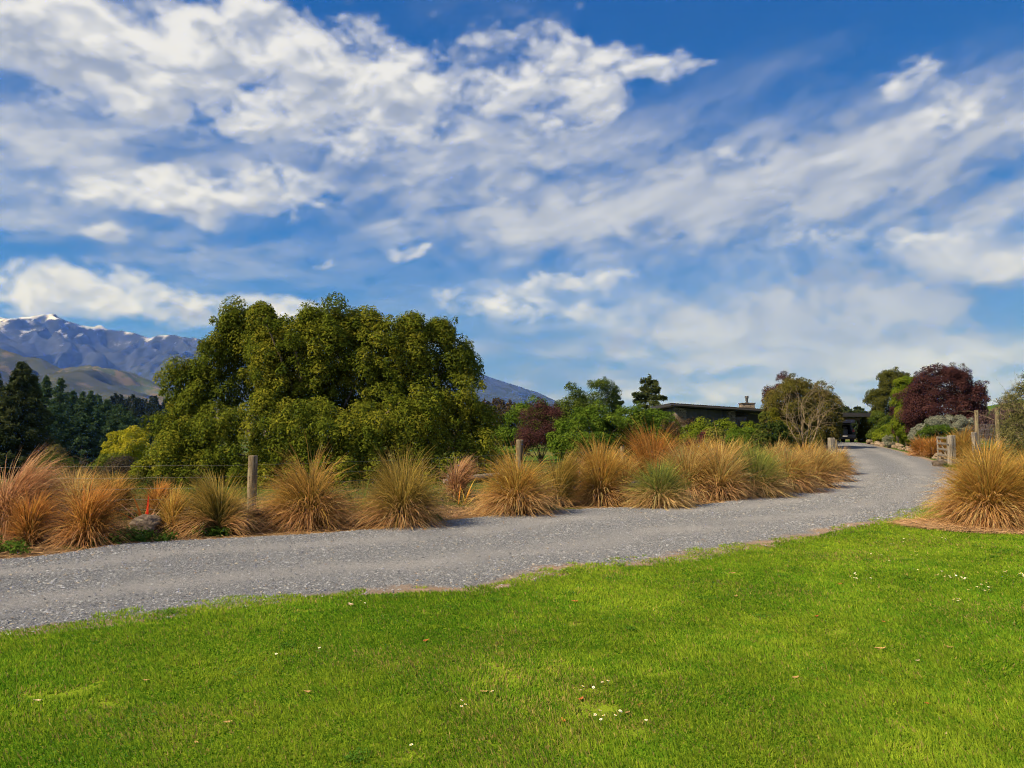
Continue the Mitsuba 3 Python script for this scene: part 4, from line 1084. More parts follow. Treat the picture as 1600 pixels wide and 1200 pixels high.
put('flue', merge([tube([((cx0 + cx1) / 2, hy + 3.4, zat(631, hy + 3)), ((cx0 + cx1) / 2, hy + 3.4, zat(620, hy + 3))], 0.10, 10), tube([((cx0 + cx1) / 2, hy + 3.4, zat(622.0, hy + 3)), ((cx0 + cx1) / 2, hy + 3.4, zat(618.5, hy + 3))], [0.17, 0.14], 10)]), 'flue_steel', ch, smooth=40)
put('cap_stone', box((cx0 + cx1) / 2, hy + 3.4, zat(631, hy + 3) + 0.04, cx1 - cx0 + 0.12, 1.02, 0.08, bevel=0.01), 'rock', ch)

# the carport
cy = 66.0
carport = thing('carport', 'flat dark carport roof over the parked car at the end of the drive', 'carport')
qx0, qx1 = xat(1226, cy), xat(1350, cy)
zt_, zb_ = zat(645.5, cy), zat(651.5, cy)
cr = put('roof', prism(qx0, qx1, cy - 2.6, cy + 5.0, 0, zt_, zt_ - 0.08), 'roof_metal', carport)
vv = np.array(prism(qx0, qx1, cy - 2.6, cy + 5.0, 0, zt_, zt_ - 0.06)[0])
vv[:4, 2] = vv[4:, 2] - (zt_ - zb_)
scene[cr] = mikit.ply((vv, prism(0, 1, 0, 1, 0, 1, 1)[1]), 'roof_metal')
put('beam', box((qx0 + qx1) / 2, cy + 0.2, zb_ - 0.16, qx1 - qx0 - 0.5, 0.14, 0.24, bevel=0.01), 'ceiling_ply', carport)
put('beam', box((qx0 + qx1) / 2, cy + 4.4, zb_ - 0.16, qx1 - qx0 - 0.5, 0.14, 0.24, bevel=0.01), 'ceiling_ply', carport)
for xx in (qx0 + 0.4, qx1 - 0.35):
    for yy in (cy + 0.2, cy + 4.4):
        gz = float(ground_z(xx, yy))
        put('post', box(xx, yy, (zb_ - 0.285 + gz) / 2, 0.15, 0.14, zb_ - 0.285 - gz, bevel=0.012), 'old_wood', carport)

# the parked car, seen from behind with its tailgate up
def build_car():
    from manifold3d import Manifold
    yc = 62.5
    xc = xat(1319.5, yc)
    gz = float(ground_z(xc, yc)) + 0.01
    key = thing('parked_car', 'dark hatchback parked at the end of the drive with its tailgate raised', 'car')
    yaw = math.radians(-8)
    Tm = trimesh.transformations.translation_matrix((xc, yc, gz)) @ trimesh.transformations.rotation_matrix(yaw, (0, 0, 1))

    def hull(pts, r):
        out = []
        for p in pts:
            out.append(Manifold.sphere(r, 12).translate(list(map(float, p))))
        return Manifold.batch_hull(out)

    def done(m):
        if hasattr(m, 'to_mesh'):
            q = m.to_mesh()
            v, f = np.array(q.vert_properties[:, :3], float), np.array(q.tri_verts)
        else:
            v, f = np.asarray(m[0], float), np.asarray(m[1])
        return trimesh.transform_points(v, Tm), f
    # lower body: rear bumper at y = 0, nose at y = 4.15
    low = hull([(s * 0.80, 0.12, z) for s in (-1, 1) for z in (0.36, 0.82)] + [(s * 0.80, 3.6, z) for s in (-1, 1) for z in (0.34, 0.72)] + [(s * 0.62, 4.05, z) for s in (-1, 1) for z in (0.36, 0.58)], 0.09)
    cab = hull([(s * 0.76, 0.16, 0.88) for s in (-1, 1)] + [(s * 0.60, 0.42, 1.42) for s in (-1, 1)] + [(s * 0.60, 1.8, 1.45) for s in (-1, 1)] + [(s * 0.76, 3.0, 0.86) for s in (-1, 1)], 0.06)
    body = low + cab
    body = body - hull([(s * 0.60, -0.3, 0.70) for s in (-1, 1)] + [(s * 0.50, -0.3, 1.37) for s in (-1, 1)] + [(s * 0.60, 1.5, 0.70) for s in (-1, 1)] + [(s * 0.52, 1.5, 1.37) for s in (-1, 1)], 0.02)
    for wy in (0.72, 3.30):
        for s in (-1, 1):
            body = body - Manifold.cylinder(0.5, 0.36, 0.36, 28).rotate([0, 90, 0]).translate([0.62 if s > 0 else -1.12, wy, 0.32])
    put('body', done(body), 'car_paint', key, smooth=35)
    put('interior_lining', done(hull([(s * 0.585, 1.44, 0.73) for s in (-1, 1)] + [(s * 0.50, 1.44, 1.35) for s in (-1, 1)], 0.02)), 'dark_inside', key)
    for s in (-1, 1):
        st = put('seat', done(hull([(s * 0.30 + d, 0.95, z) for d in (-0.17, 0.17) for z in (0.72, 1.08)], 0.05)), 'seat_grey', key, smooth=35)
        put('headrest', done(hull([(s * 0.30 + d, 0.97, z) for d in (-0.09, 0.09) for z in (1.20, 1.26)], 0.05)), 'seat_grey', st, smooth=35)
        put('tail_light', done(hull([(s * 0.745, 0.10, z) for z in (0.78, 1.04)] + [(s * 0.70, 0.10, z) for z in (0.80, 0.98)], 0.055)), 'red_lens', key, smooth=35)
        put('side_window', done(hull([(s * 0.80, 0.65, 0.96), (s * 0.685, 0.75, 1.36), (s * 0.685, 1.75, 1.38), (s * 0.80, 2.55, 0.96)], 0.012)), 'dark_glass', key, smooth=35)
        put('mirror', done(hull([(s * 0.93, 2.45, 0.98), (s * 1.0, 2.45, 1.03)], 0.06)), 'car_paint', key, smooth=35)
    # tailgate hinged at the roof's rear edge, raised
    tg = hull([(s * 0.58, 0.40, 1.53) for s in (-1, 1)] + [(s * 0.66, -0.42, 1.82) for s in (-1, 1)], 0.035) + hull([(s * 0.66, -0.42, 1.82) for s in (-1, 1)] + [(s * 0.60, -0.62, 1.60) for s in (-1, 1)], 0.035)
    t = put('tailgate', done(tg), 'car_paint', key, smooth=35)
    put('rear_window', done(hull([(s * 0.50, 0.26, 1.54) for s in (-1, 1)] + [(s * 0.56, -0.34, 1.755) for s in (-1, 1)], 0.02)), 'dark_glass', t, smooth=35)
    for s in (-1, 1):
        put('gas_strut', done(tube([(s * 0.60, 0.22, 1.30), (s * 0.60, -0.12, 1.66)], 0.014, 6)), 'rubber', t)
    put('bumper', done(hull([(s * 0.82, 0.03, z) for s in (-1, 1) for z in (0.40, 0.58)], 0.07)), 'car_paint', key, smooth=35)
    put('number_plate', done(box(0, -0.055, 0.52, 0.38, 0.02, 0.12, bevel=0.004)), 'plate_white', key)
    for wy in (0.72, 3.30):
        for s in (-1, 1):
            w = put('wheel', done(Manifold.cylinder(0.20, 0.315, 0.315, 30).rotate([0, 90, 0]).translate([0.66 if s > 0 else -0.86, wy, 0.315])), 'rubber', key, smooth=40)
            put('rim', done(Manifold.cylinder(0.02, 0.20, 0.18, 20).rotate([0, 90, 0]).translate([0.861 if s > 0 else -0.881, wy, 0.315])), 'alloy', w, smooth=40)


build_car()

# ------------------------------------------------------------------ fences, posts, gate
def post_mesh(x, y, z0, z1, r, sides=12, seed=0, tilt=(0, 0)):
    rng = np.random.default_rng(seed)
    hs = np.linspace(z0, z1 - 0.02, 8)
    pts = [(x + tilt[0] * (h - z0), y + tilt[1] * (h - z0), h) for h in hs] + [(x + tilt[0] * (z1 - z0), y + tilt[1] * (z1 - z0), z1)]
    rad = list(r * (1 + rng.normal(0, 0.03, 8))) + [r * 0.84]
    return tube(pts, rad, sides)


fence = thing('wire_fence', 'post and wire farm fence running behind the tussocks on the left', 'fence')
FP = [(-17.5, 13.8), (xat(395, 14.6), 14.6), (xat(811, 24.0), 24.0), (4.2, 29.5)]
ft = [1.2, zat(711.5, 14.6) - float(ground_z(*FP[1])), zat(687, 24) - float(ground_z(*FP[2])), 1.15]
for q, ((x, y), hgt) in enumerate(zip(FP, ft)):
    gz = float(ground_z(x, y))
    k_ = put('post', post_mesh(x, y, gz - 0.3, gz + hgt, 0.088 if q != 2 else 0.115, 14, q, (0.012, 0)), 'old_wood', fence, smooth=40)
    if q == 1:
        tag(k_, 'round weathered wooden post with greenish lichen, nearest to the drive')
for hh in (0.22, 0.40, 0.60, 0.80, 1.02):
    pts = []
    for q in range(3):
        (xa, ya), (xb, yb) = FP[q], FP[q + 1]
        for s in np.linspace(0, 1, 12, endpoint=q == 2):
            x, y = xa + (xb - xa) * s, ya + (yb - ya) * s
            za, zb = float(ground_z(xa, ya)), float(ground_z(xb, yb))
            pts.append((x, y - 0.09, za + (zb - za) * s + hh - 0.03 * math.sin(math.pi * s)))
    put('wire', tube(pts, 0.0022, 5), 'wire_steel', fence, smooth=True)
for s in np.linspace(0.52, 0.98, 14):
    x, y = FP[1][0] + (FP[2][0] - FP[1][0]) * s, FP[1][1] + (FP[2][1] - FP[1][1]) * s - 0.09
    gz = float(ground_z(x, y))
    put('stay_wire', tube([(x, y, gz + 0.1), (x, y, gz + 1.0)], 0.0018, 4), 'wire_steel', fence)
log_a, log_b = np.array([xat(694, 20.0), 20.0, zat(752, 20.0)]), np.array([xat(782, 21.2), 21.2, zat(742, 21.2)])
put('stay_rail', tube(resample([log_a, (log_a + log_b) / 2 + [0, 0, 0.02], log_b], 7), [0.055, 0.062, 0.06, 0.066, 0.07, 0.068, 0.066], 10), 'grey_wood', fence, smooth=40)
gz = float(ground_z(log_a[0], 20.0))
put('batten', box(log_a[0] + 0.1, 19.9, gz + 0.25, 0.05, 0.04, 0.62, bevel=0.006, ry=0.05), 'grey_wood', fence)

deer = thing('deer_fence', 'tall wire mesh fence with wooden posts behind the golden tussock on the right', 'fence')
DP = [(xat(1526.5, 30.0), 30.0), (xat(1559, 26.5), 26.5), (xat(1640, 21.0), 21.0)]
dt = [zat(641, 30), zat(638, 26.5), zat(632, 21.0)]
for q, ((x, y), zz) in enumerate(zip(DP, dt)):
    gz = float(ground_z(x, y))
    put('post', post_mesh(x, y, gz - 0.3, zz, 0.075, 12, 30 + q), 'old_wood', deer, smooth=40)
for hh in np.linspace(0.15, 1.95, 11):
    pts = []
    for q in range(2):
        (xa, ya), (xb, yb) = DP[q], DP[q + 1]
        for s in np.linspace(0, 1, 8, endpoint=q == 1):
            x, y = xa + (xb - xa) * s, ya + (yb - ya) * s
            pts.append((x, y - 0.08, float(ground_z(x, y)) + hh))
    put('wire', tube(pts, 0.004, 4), 'wire_steel', deer)
for q in range(2):
    (xa, ya), (xb, yb) = DP[q], DP[q + 1]
    for s in np.linspace(0.04, 0.96, 16):
        x, y = xa + (xb - xa) * s, ya + (yb - ya) * s
        gz = float(ground_z(x, y))
        put('stay_wire', tube([(x, y - 0.08, gz + 0.15), (x, y - 0.08, gz + 1.95)], 0.0035, 4), 'wire_steel', deer)
x, y = xat(1522.5, 29.0), 29.0
k_ = thing('fence_stump_post', 'short pale split wooden post in front of the left post of the mesh fence', 'post')
put('post', box(x, y, (float(ground_z(x, y)) - 0.2 + zat(675, y)) / 2, 0.19, 0.15, zat(675, y) - float(ground_z(x, y)) + 0.2, bevel=0.03, rz=0.3, ry=-0.03), 'grey_wood', k_)
x, y = xat(1526, 27.0), 27.0
k_ = thing('driftwood', 'pale branched driftwood lying at the foot of the short split post', 'driftwood')
rng = np.random.default_rng(9)
gz = float(ground_z(x, y)) + 0.55
put('branch', merge([tube(resample([(x, y, gz - 0.45), (x + a * 0.5, y - 0.05, gz + b * 0.5), (x + a, y - 0.1, gz + b)], 5), [0.05, 0.045, 0.04, 0.028, 0.012], 6) for a, b in ((-0.42, 0.20), (0.35, 0.30), (-0.25, -0.10), (0.1, 0.42), (0.45, 0.0))]), 'grey_wood', k_, smooth=True)

# open wooden gate and its post
gx, gy = xat(1485.5, 36.0), 36.0
gz = float(ground_z(gx, gy))
k_ = thing('gate_post', 'thick grey square gate post beside the open wooden gate', 'post')
gtop = zat(680, gy)
put('post', box(gx, gy, (gz - 0.2 + gtop) / 2, 0.27, 0.25, gtop - gz + 0.2, bevel=0.025, rz=0.2, ry=0.02), 'grey_wood', k_)
put('hinge', box(gx - 0.15, gy + 0.02, gz + 1.0, 0.05, 0.08, 0.05, bevel=0.005), 'flue_steel', k_)
gate = thing('wooden_gate', 'weathered wooden farm gate standing open, seen nearly edge on', 'gate')
ga, gb = np.array([xat(1479.5, 36.15), 36.15]), np.array([xat(1464, 39.6), 39.6])
gl = np.linalg.norm(gb - ga)
rz_ = math.atan2(gb[1] - ga[1], gb[0] - ga[0])
g0, g1z = float(ground_z(*ga)) + 0.12, zat(682, 36.15)


def along(s, z):
    return ga[0] + (gb[0] - ga[0]) * s, ga[1] + (gb[1] - ga[1]) * s, z


for s in (0.0, 1.0):
    x, y, z = along(s, (g0 + g1z) / 2)
    put('stile', box(x, y, z, 0.11, 0.07, g1z - g0, rz=rz_, bevel=0.01), 'grey_wood', gate)
for q in range(5):
    x, y, z = along(0.5, g0 + 0.07 + (g1z - g0 - 0.14) * q / 4)
    put('rail', box(x, y, z, gl - 0.115, 0.045, 0.10, rz=rz_, bevel=0.008), 'grey_wood', gate)
n_ = np.array([-math.sin(rz_), math.cos(rz_)]) * 0.045
a3, b3 = np.array(along(0.06, g0 + 0.06)), np.array(along(0.94, g1z - 0.08))
put('brace', merge([box((a3[0] + b3[0]) / 2 - n_[0], (a3[1] + b3[1]) / 2 - n_[1], (a3[2] + b3[2]) / 2, np.linalg.norm(b3 - a3), 0.03, 0.09, rz=rz_, ry=-math.atan2(b3[2] - a3[2], gl * 0.88), bevel=0.006)]), 'grey_wood', gate)

# posts at the left side of the far drive
k_ = thing('drive_post', 'short pale grey square post at the end of the tussock row', 'post')
x, y = xat(1298.5, 45.0), 45.0
gz = float(ground_z(x, y))
put('post', box(x, y, (gz - 0.2 + zat(684, y)) / 2, 0.33, 0.30, zat(684, y) - gz + 0.2, bevel=0.03, rz=0.15), 'grey_wood', k_)
k_ = thing('drive_post', 'thin brown post just right of the short pale grey one', 'post')
x = xat(1306, 45.6)
gz = float(ground_z(x, 45.6))
put('post', post_mesh(x, 45.6, gz - 0.2, zat(687, 45.6), 0.07, 10, 71), 'old_wood', k_, smooth=40)


# ------------------------------------------------------------------ stones
def rock_mesh(cx, cy, cz, sx, sy, sz, seed, sub=2, amp=0.28, freq=1.6):
    m = trimesh.creation.icosphere(subdivisions=sub)
    v = np.array(m.vertices)
    k = 1 + amp * 2 * (meshkit.fbm(v * freq + seed * 3.7, 3, seed % 50) - 0.5)
    facet = np.sign(v) * np.abs(v) ** 0.8
    v = facet * k[:, None] * [sx, sy, sz]
    a = seed * 1.3
    v = np.stack([v[:, 0] * math.cos(a) * 1 - v[:, 1] * math.sin(a), v[:, 0] * math.sin(a) + v[:, 1] * math.cos(a), v[:, 2]], 1) if abs(sx - sy) < 1e-6 else v
    return v + [cx, cy, cz], np.array(m.faces)


def rock_px(name, label, cat, px, pyb, hw, hh, seed, bsdf, amp=0.28, deep=0.9):
    x, y = hit(px, pyb)
    k = hw / 1200 * y
    z = hh / 1200 * y
    y += k * 0.6
    key = numbered(name)
    tag(key, label, cat)
    scene[key] = mikit.ply(rock_mesh(x, y, float(ground_z(x, y)) + z * 0.55, k, k * deep, z * 0.75, seed, 4, amp), bsdf, smooth=True)


rock_px('boulder', 'rough grey brown rock on the verge below the red flax', 'rock', 222, 840, 24, 25, 3, 'rock')
rock_px('boulder', 'dark rounded boulder left of the bright green tussock', 'rock', 1000, 785, 18, 24, 5, 'rock', 0.2)
plain('dark_earth', (0.040, 0.022, 0.014), 0.95)
rock_px('earth_clod', 'dark brown clump of upturned earth beside the nearest fence post', 'clod', 408, 826, 27, 24, 9, 'dark_earth', 0.55)

edging = thing('stone_edging', 'low edging of loose pale field stones along the right side of the drive', 'stone edging')
rng = np.random.default_rng(21)
path = resample([(26.2, 57.5), (25.4, 52.5), (24.2, 47.5), (22.6, 42.0), (21.5, 39.0), (20.2, 36.2)], 130)
for q, (x, y) in enumerate(path):
    big = 0.08 + 0.09 * rng.random()
    x += 0.42 + rng.normal(0, 0.12)
    up = 0.0 if rng.random() < 0.6 else 0.13
    put('stone', rock_mesh(x + up * 0.8, y + rng.normal(0, 0.1), float(ground_z(x, y)) + big * 0.5 + up, big * 1.15, big, big * 0.8, 100 + q, 2, 0.25), 'field_stone', edging, smooth=40)


def field_fn(p, n, uv):
    g = fbm(p.x * 3.1, p.y * 3.1, p.z * 3.1, 3)
    f = fbm(p.x * 22, p.y * 22, p.z * 22, 2)
    return mix((0.13, 0.10, 0.07), (0.33, 0.28, 0.22), smoothstep(0.25, 0.75, 0.55 * g + 0.45 * f))


scene['field_stone'] = {'type': 'diffuse', 'reflectance': proc(field_fn)}
x, y = hit(1468, 729)
key = numbered('boulder')
tag(key, 'flat grey stone at the foot of the open wooden gate', 'rock')
scene[key] = mikit.ply(rock_mesh(x, y, float(ground_z(x, y)) + 0.14, 0.30, 0.26, 0.19, 12, 4, 0.22), 'rock', smooth=True)


# ------------------------------------------------------------------ flax, bare tree
def flax(px, pyb, label, blades, seed, cat='flax plant', grow=1.0):
    """sword leaved plant; blades: rows of (azimuth degrees, lean, bend, length, base colour, tip colour)"""
    rng = np.random.default_rng(seed)
    x, y = hit(px, pyb)
    key = thing('flax', label, cat)
    gz = float(ground_z(x, y))
    for (a, th, bd, ln, c0, c1) in blades:
        ln = ln * grow
        one = np.array([1.0])
        v, f, c = ribbons(np.array([[x + 0.04 * rng.normal(), y + 0.04 * rng.normal(), gz]]), one * math.radians(a), one * th, one * bd, one * ln, one * 0.026, 7, 2.2, np.array([c0]), np.array([c1]), rng, twist=0.3)
        put('leaf_blade', (v, f), 'leaf', key, color=c)


RD, PK, YL, GN, OR_ = (0.50, 0.03, 0.02), (0.72, 0.52, 0.36), (0.55, 0.40, 0.09), (0.07, 0.12, 0.03), (0.48, 0.18, 0.04)
flax(226, 822, 'small red and pale leaved flax behind the grey rock', [(80, 0.05, 0.1, 0.36, RD, RD), (0, 0.65, 0.3, 0.42, PK, PK), (20, 0.45, 0.15, 0.46, PK, (0.6, 0.45, 0.3)), (180, 0.75, 0.3, 0.42, OR_, PK), (160, 0.45, 0.2, 0.42, OR_, OR_), (200, 0.95, 0.4, 0.38, RD, OR_), (-20, 0.9, 0.9, 0.42, PK, PK), (-40, 0.7, 1.2, 0.36, RD, PK), (215, 0.5, 1.1, 0.34, OR_, OR_), (30, 0.2, 0.3, 0.3, RD, OR_)], 1, grow=1.55)
flax(560, 806, 'upright green flax between two large tussocks', [(a, th, bd, ln, GN, c1) for a, th, bd, ln, c1 in [(170, 0.45, 0.25, 0.85, (0.11, 0.16, 0.04)), (20, 0.15, 0.1, 0.95, (0.12, 0.17, 0.05)), (0, 0.35, 0.3, 0.8, (0.13, 0.16, 0.05)), (200, 0.2, 0.2, 0.8, (0.1, 0.15, 0.04)), (150, 0.7, 0.4, 0.7, (0.11, 0.16, 0.04)), (60, 0.3, 0.2, 0.75, GN), (-30, 0.6, 0.8, 0.7, (0.14, 0.17, 0.05)), (185, 0.35, 0.9, 0.75, GN), (10, 0.55, 0.5, 0.62, GN)]], 2)
flax(724, 789, 'yellow striped flax with arching leaves in front of the wooden rail', [(10, 0.75, 1.5, 0.72, YL, YL), (0, 0.5, 0.6, 0.66, YL, OR_), (170, 0.5, 1.3, 0.66, YL, YL), (185, 0.9, 1.1, 0.6, YL, YL), (30, 0.35, 0.4, 0.72, OR_, YL), (150, 0.25, 0.4, 0.5, (0.2, 0.2, 0.05), YL), (-20, 1.0, 0.9, 0.62, YL, YL), (200, 0.3, 0.3, 0.42, (0.15, 0.18, 0.05), YL), (-160, 0.15, 0.5, 0.5, YL, YL), (60, 0.15, 0.2, 0.5, OR_, OR_), (-8, 0.9, 1.5, 0.8, YL, OR_)], 3)


def bare_tree(px, y, pyt, hw, label, seed, stems=16):
    rng = np.random.default_rng(seed)
    key = thing('bare_tree', label, 'tree')
    x = xat(px, y)
    gz = float(ground_z(x, y))
    H = zat(pyt, y) - gz
    Rr = hw / 1200 * y
    big, fine = [], []

    def grow(p, d, ln, r, depth):
        pts = [p]
        for _ in range(4):
            d = d + rng.normal(0, 0.16, 3) + [0, 0, 0.03]
            d = d / np.linalg.norm(d)
            pts.append(pts[-1] + d * ln / 4)
        (big if depth == 0 else fine).append(tube(pts, np.linspace(r, r * 0.45, 5), 5 if depth == 0 else 4))
        if depth < 3:
            for q in range(3 if depth < 2 else 2):
                i = rng.integers(2, 5)
                dd = d + rng.normal(0, 0.55, 3)
                grow(pts[i], dd / np.linalg.norm(dd), ln * rng.uniform(0.45, 0.75), r * 0.5, depth + 1)
    for q in range(stems):
        a = rng.uniform(0, 2 * np.pi)
        lean = rng.uniform(0.1, 0.75)
        d = np.array([math.cos(a) * lean * Rr / H * 1.9, math.sin(a) * lean * Rr / H * 1.9, 1.0])
        grow(np.array([x + 0.12 * rng.normal(), y + 0.12 * rng.normal(), gz]), d / np.linalg.norm(d), H * rng.uniform(0.42, 0.6), 0.045, 0)
    put('stem', merge(big), 'pale_bark', key, smooth=True)
    put('twigs', merge(fine), 'pale_bark', key, smooth=True)


plain('pale_bark', (0.17, 0.135, 0.09), 0.9)
bare_tree(1258, 41.0, 582, 44, 'leafless tree with pale spreading branches in front of the brown dome shaped tree', 11, 8)
bare_tree(1622, 24.0, 585, 42, 'thin leafless branches reaching in at the right edge above the olive green bush', 6, 9)
bare_tree(124, 90.0, 706, 8, 'tiny pale leafless tree on the shaded meadow', 8, 4)

# ------------------------------------------------------------------ small growth and litter
def scatter_blades(name, label, cat, x, y, h, w, lean, c0, c1, seed, bsdf='blade', zf=ground_z, segs=2, bend=0.5):
    rng = np.random.default_rng(seed)
    n = len(x)
    th = np.abs(rng.normal(0, lean, n))
    v, f, c = ribbons(np.stack([x, y, zf(x, y)], 1), rng.uniform(0, 2 * np.pi, n), th, rng.uniform(0.2, 1.2, n) * bend, h * rng.uniform(0.5, 1.1, n), w * rng.uniform(0.7, 1.3, n), segs, 1.5, c0, c1, rng, zmin=zf, twist=1.0)
    put(name, (v, f), bsdf, color=c)
    tag(name, label, cat, kind='stuff')


rng = np.random.default_rng(61)
# verge strip between the drive and the fence: fallen straw
edge = FE[(FE[:, 1] < 31) & (FE[:, 1] > 7)]
m = 26000
i = rng.integers(0, len(edge), m)
nd = dirs[(FE[:, 1] < 31) & (FE[:, 1] > 7)][i]
off = rng.random(m) ** 1.3 * 2.6 - 0.12
x, y = edge[i, 0] - nd[:, 0] * off, edge[i, 1] - nd[:, 1] * off
dn = vnoise(x, y, 1.1, 63, 3)
keep = rng.random(m) < npss(0.3, 0.62, dn) + 0.15
x, y = x[keep], y[keep]
n = len(x)
wv = np.clip(np.hypot(x, y) / 12, 0.8, 2.4) * 0.0035
c = np.array([0.34, 0.22, 0.11]) * rng.uniform(0.45, 1.25, (n, 1)) + rng.normal(0, 0.012, (n, 3))
c = np.clip(c, 0.01, 0.6)
ang = rng.uniform(0, 2 * np.pi, n)
v, f, col = ribbons(np.stack([x, y, ground_z(x, y) + 0.01 + 0.02 * rng.random(n)], 1), ang, np.pi / 2 + rng.normal(0, 0.12, n), rng.normal(0, 0.15, n), rng.uniform(0.06, 0.26, n), wv, 2, 1.0, c, c * 1.1, rng, zmin=ground_z, twist=0.2)
# straw on the bare patch under the large golden tussock
m = 16000
a, r = rng.uniform(0, 2 * np.pi, m), np.sqrt(rng.random(m))
x, y = MULCH[0] + 0.25 + 2.1 * r * np.cos(a), MULCH[1] + 1.15 * r * np.sin(a)
ok = in_mulch(x, y)
x, y = x[ok], y[ok]
n = len(x)
c = np.clip(np.array([0.44, 0.29, 0.155]) * rng.uniform(0.5, 1.2, (n, 1)), 0.01, 0.7)
out = np.arctan2(y - MULCH[1], x - MULCH[0]) + rng.normal(0, 0.7, n)
v2, f2, col2 = ribbons(np.stack([x, y, lawn_z(x, y) + 0.012 + 0.03 * rng.random(n)], 1), out, np.pi / 2 + rng.normal(0, 0.12, n), rng.normal(0, 0.1, n), rng.uniform(0.12, 0.4, n), 0.0035 * rng.uniform(0.7, 1.3, n), 2, 1.0, c, c * 1.1, rng, zmin=lambda a, b: lawn_z(a, b) + 0.006, twist=0.2)
put('straw_litter', (np.vstack([v, v2]), np.vstack([f, f2 + len(v)])), 'matte', color=np.vstack([col, col2]))
tag('straw_litter', 'fallen straw lying on the verge and under the golden tussock', 'straw', kind='stuff')


def mulch_fn(p, n, uv):
    return mix((0.16, 0.095, 0.05), (0.36, 0.24, 0.13), fbm(p.x * 26, p.y * 26, 0.0, 3))


scene['mulch'] = {'type': 'diffuse', 'reflectance': proc(mulch_fn)}
aa = np.linspace(0, 2 * np.pi, 72, endpoint=False)
rr_ = np.linspace(0.02, 1, 14)
wobm = 1 + 0.16 * (vnoise(np.cos(aa) * 2, np.sin(aa) * 2, 1.0, 91, 3) - 0.5) * 2
PX = MULCH[0] + 0.25 + 2.2 * wobm[:, None] * rr_[None] * np.cos(aa)[:, None]
PY = MULCH[1] + 1.2 * wobm[:, None] * rr_[None] * np.sin(aa)[:, None]
PZ = lawn_z(PX, PY) + 0.014 - 0.02 * npss(0.85, 1, rr_)[None]
gf = grid_faces(72, 14)
wrap = np.stack([np.array([71 * 14 + j, j, j + 1, 71 * 14 + j + 1]) for j in range(13)])
put('straw_mulch', (np.stack([PX, PY, PZ], -1).reshape(-1, 3), np.vstack([gf, wrap])[:, ::-1]), 'mulch', smooth=True)
tag('straw_mulch', 'bare tan patch of earth and straw under the golden tussock', kind='structure')

# rough grass behind the tussocks and along the fence
m = 90000
x, y = rng.uniform(-17, 16, m), rng.uniform(10, 42, m)
fx = np.interp(x, FE[:, 0], FE[:, 1])
ok = (y > fx + 1.0 + 1.2 * vnoise(x, y, 0.6, 71, 2)) & (rng.random(m) < npss(0.30, 0.6, vnoise(x, y, 0.5, 72, 3)) * np.minimum(1, (20 / np.hypot(x, y)) ** 1.2))
x, y = x[ok], y[ok]
n = len(x)
tn = np.clip(vnoise(x, y, 0.35, 73, 3) * 2 - 0.5 + rng.normal(0, 0.2, n), 0, 1)[:, None]
c0 = np.array([0.045, 0.085, 0.012]) * (1 - tn) + np.array([0.13, 0.10, 0.035]) * tn
c1 = np.array([0.10, 0.165, 0.02]) * (1 - tn) + np.array([0.34, 0.25, 0.11]) * tn
scatter_blades('rough_grass', 'rough green and straw grass behind the tussocks', 'grass', x, y, 0.16 + 0.30 * rng.random(n), 0.0045 * np.clip(np.hypot(x, y) / 14, 0.8, 2.5), 0.35, c0, c1, 74)

# low weeds on the verge
def weeds(name, label, rows, colours, seed, leaf=(0.05, 0.035)):
    rng = np.random.default_rng(seed)
    cs, rs = [], []
    for px, py, hw, k in rows:
        x, y = hit(px, py)
        for _ in range(k):
            xx, yy = x + rng.normal(0, 0.5) * hw / 1200 * y, y + rng.normal(0, 0.25) * hw / 1200 * y
            r = rng.uniform(0.08, 0.20)
            cs.append((xx, yy, float(ground_z(xx, yy)) + r * 0.45))
            rs.append(r)
    rs = np.array(rs)
    v, f, c = leaf_cloud(np.array(cs), rs, np.full(len(rs), 75), leaf[0], leaf[1], rng, colours, 0.2, 0.7, 0.3, 0.8)
    put(name, (v, f), 'leaf', color=c)
    tag(name, label, 'weeds', kind='stuff')


weeds('verge_weeds', 'low green weeds on the verge between the tussocks', [(185, 845, 50, 30), (150, 850, 40, 14), (330, 838, 30, 10), (455, 824, 30, 8), (660, 816, 30, 8), (845, 798, 24, 8), (985, 790, 20, 6), (295, 832, 30, 10), (85, 838, 40, 12), (430, 812, 30, 8), (520, 800, 40, 12), (575, 806, 20, 6), (740, 782, 50, 14), (700, 776, 30, 8), (900, 783, 30, 8), (230, 846, 30, 8), (30, 862, 40, 6), (1490, 731, 14, 18), (1500, 736, 12, 10)], [(0.035, 0.075, 0.012), (0.075, 0.14, 0.02), (0.10, 0.17, 0.03)], 81)

# broad leaved weeds in the lawn
rng = np.random.default_rng(85)
m = 420
x0, y0 = rng.uniform(-9, 12, m), 2.2 + 11 * rng.random(m) ** 1.5
ok = inside(lawn_poly, x0, y0) & (vnoise(x0, y0, 0.7, 86, 3) > 0.46)
x0, y0 = x0[ok], y0[ok]
k = rng.integers(0, len(x0), 26000)
rad = rng.uniform(0.05, 0.22, len(x0))[k]
a = rng.uniform(0, 2 * np.pi, len(k))
q = np.sqrt(rng.random(len(k))) * rad
x, y = x0[k] + q * np.cos(a), y0[k] + q * np.sin(a)
ok = inside(lawn_poly, x, y)
x, y, a = x[ok], y[ok], rng.uniform(0, 2 * np.pi, ok.sum())
n = len(x)
sz = rng.uniform(0.005, 0.010, n)[:, None]
ct = np.stack([x, y, lawn_z(x, y) + rng.uniform(0.012, 0.035, n)], 1)
e1 = np.stack([np.cos(a), np.sin(a), rng.normal(0, 0.3, n)], 1) * sz
e2 = np.stack([-np.sin(a), np.cos(a), rng.normal(0, 0.3, n)], 1) * sz * 0.7
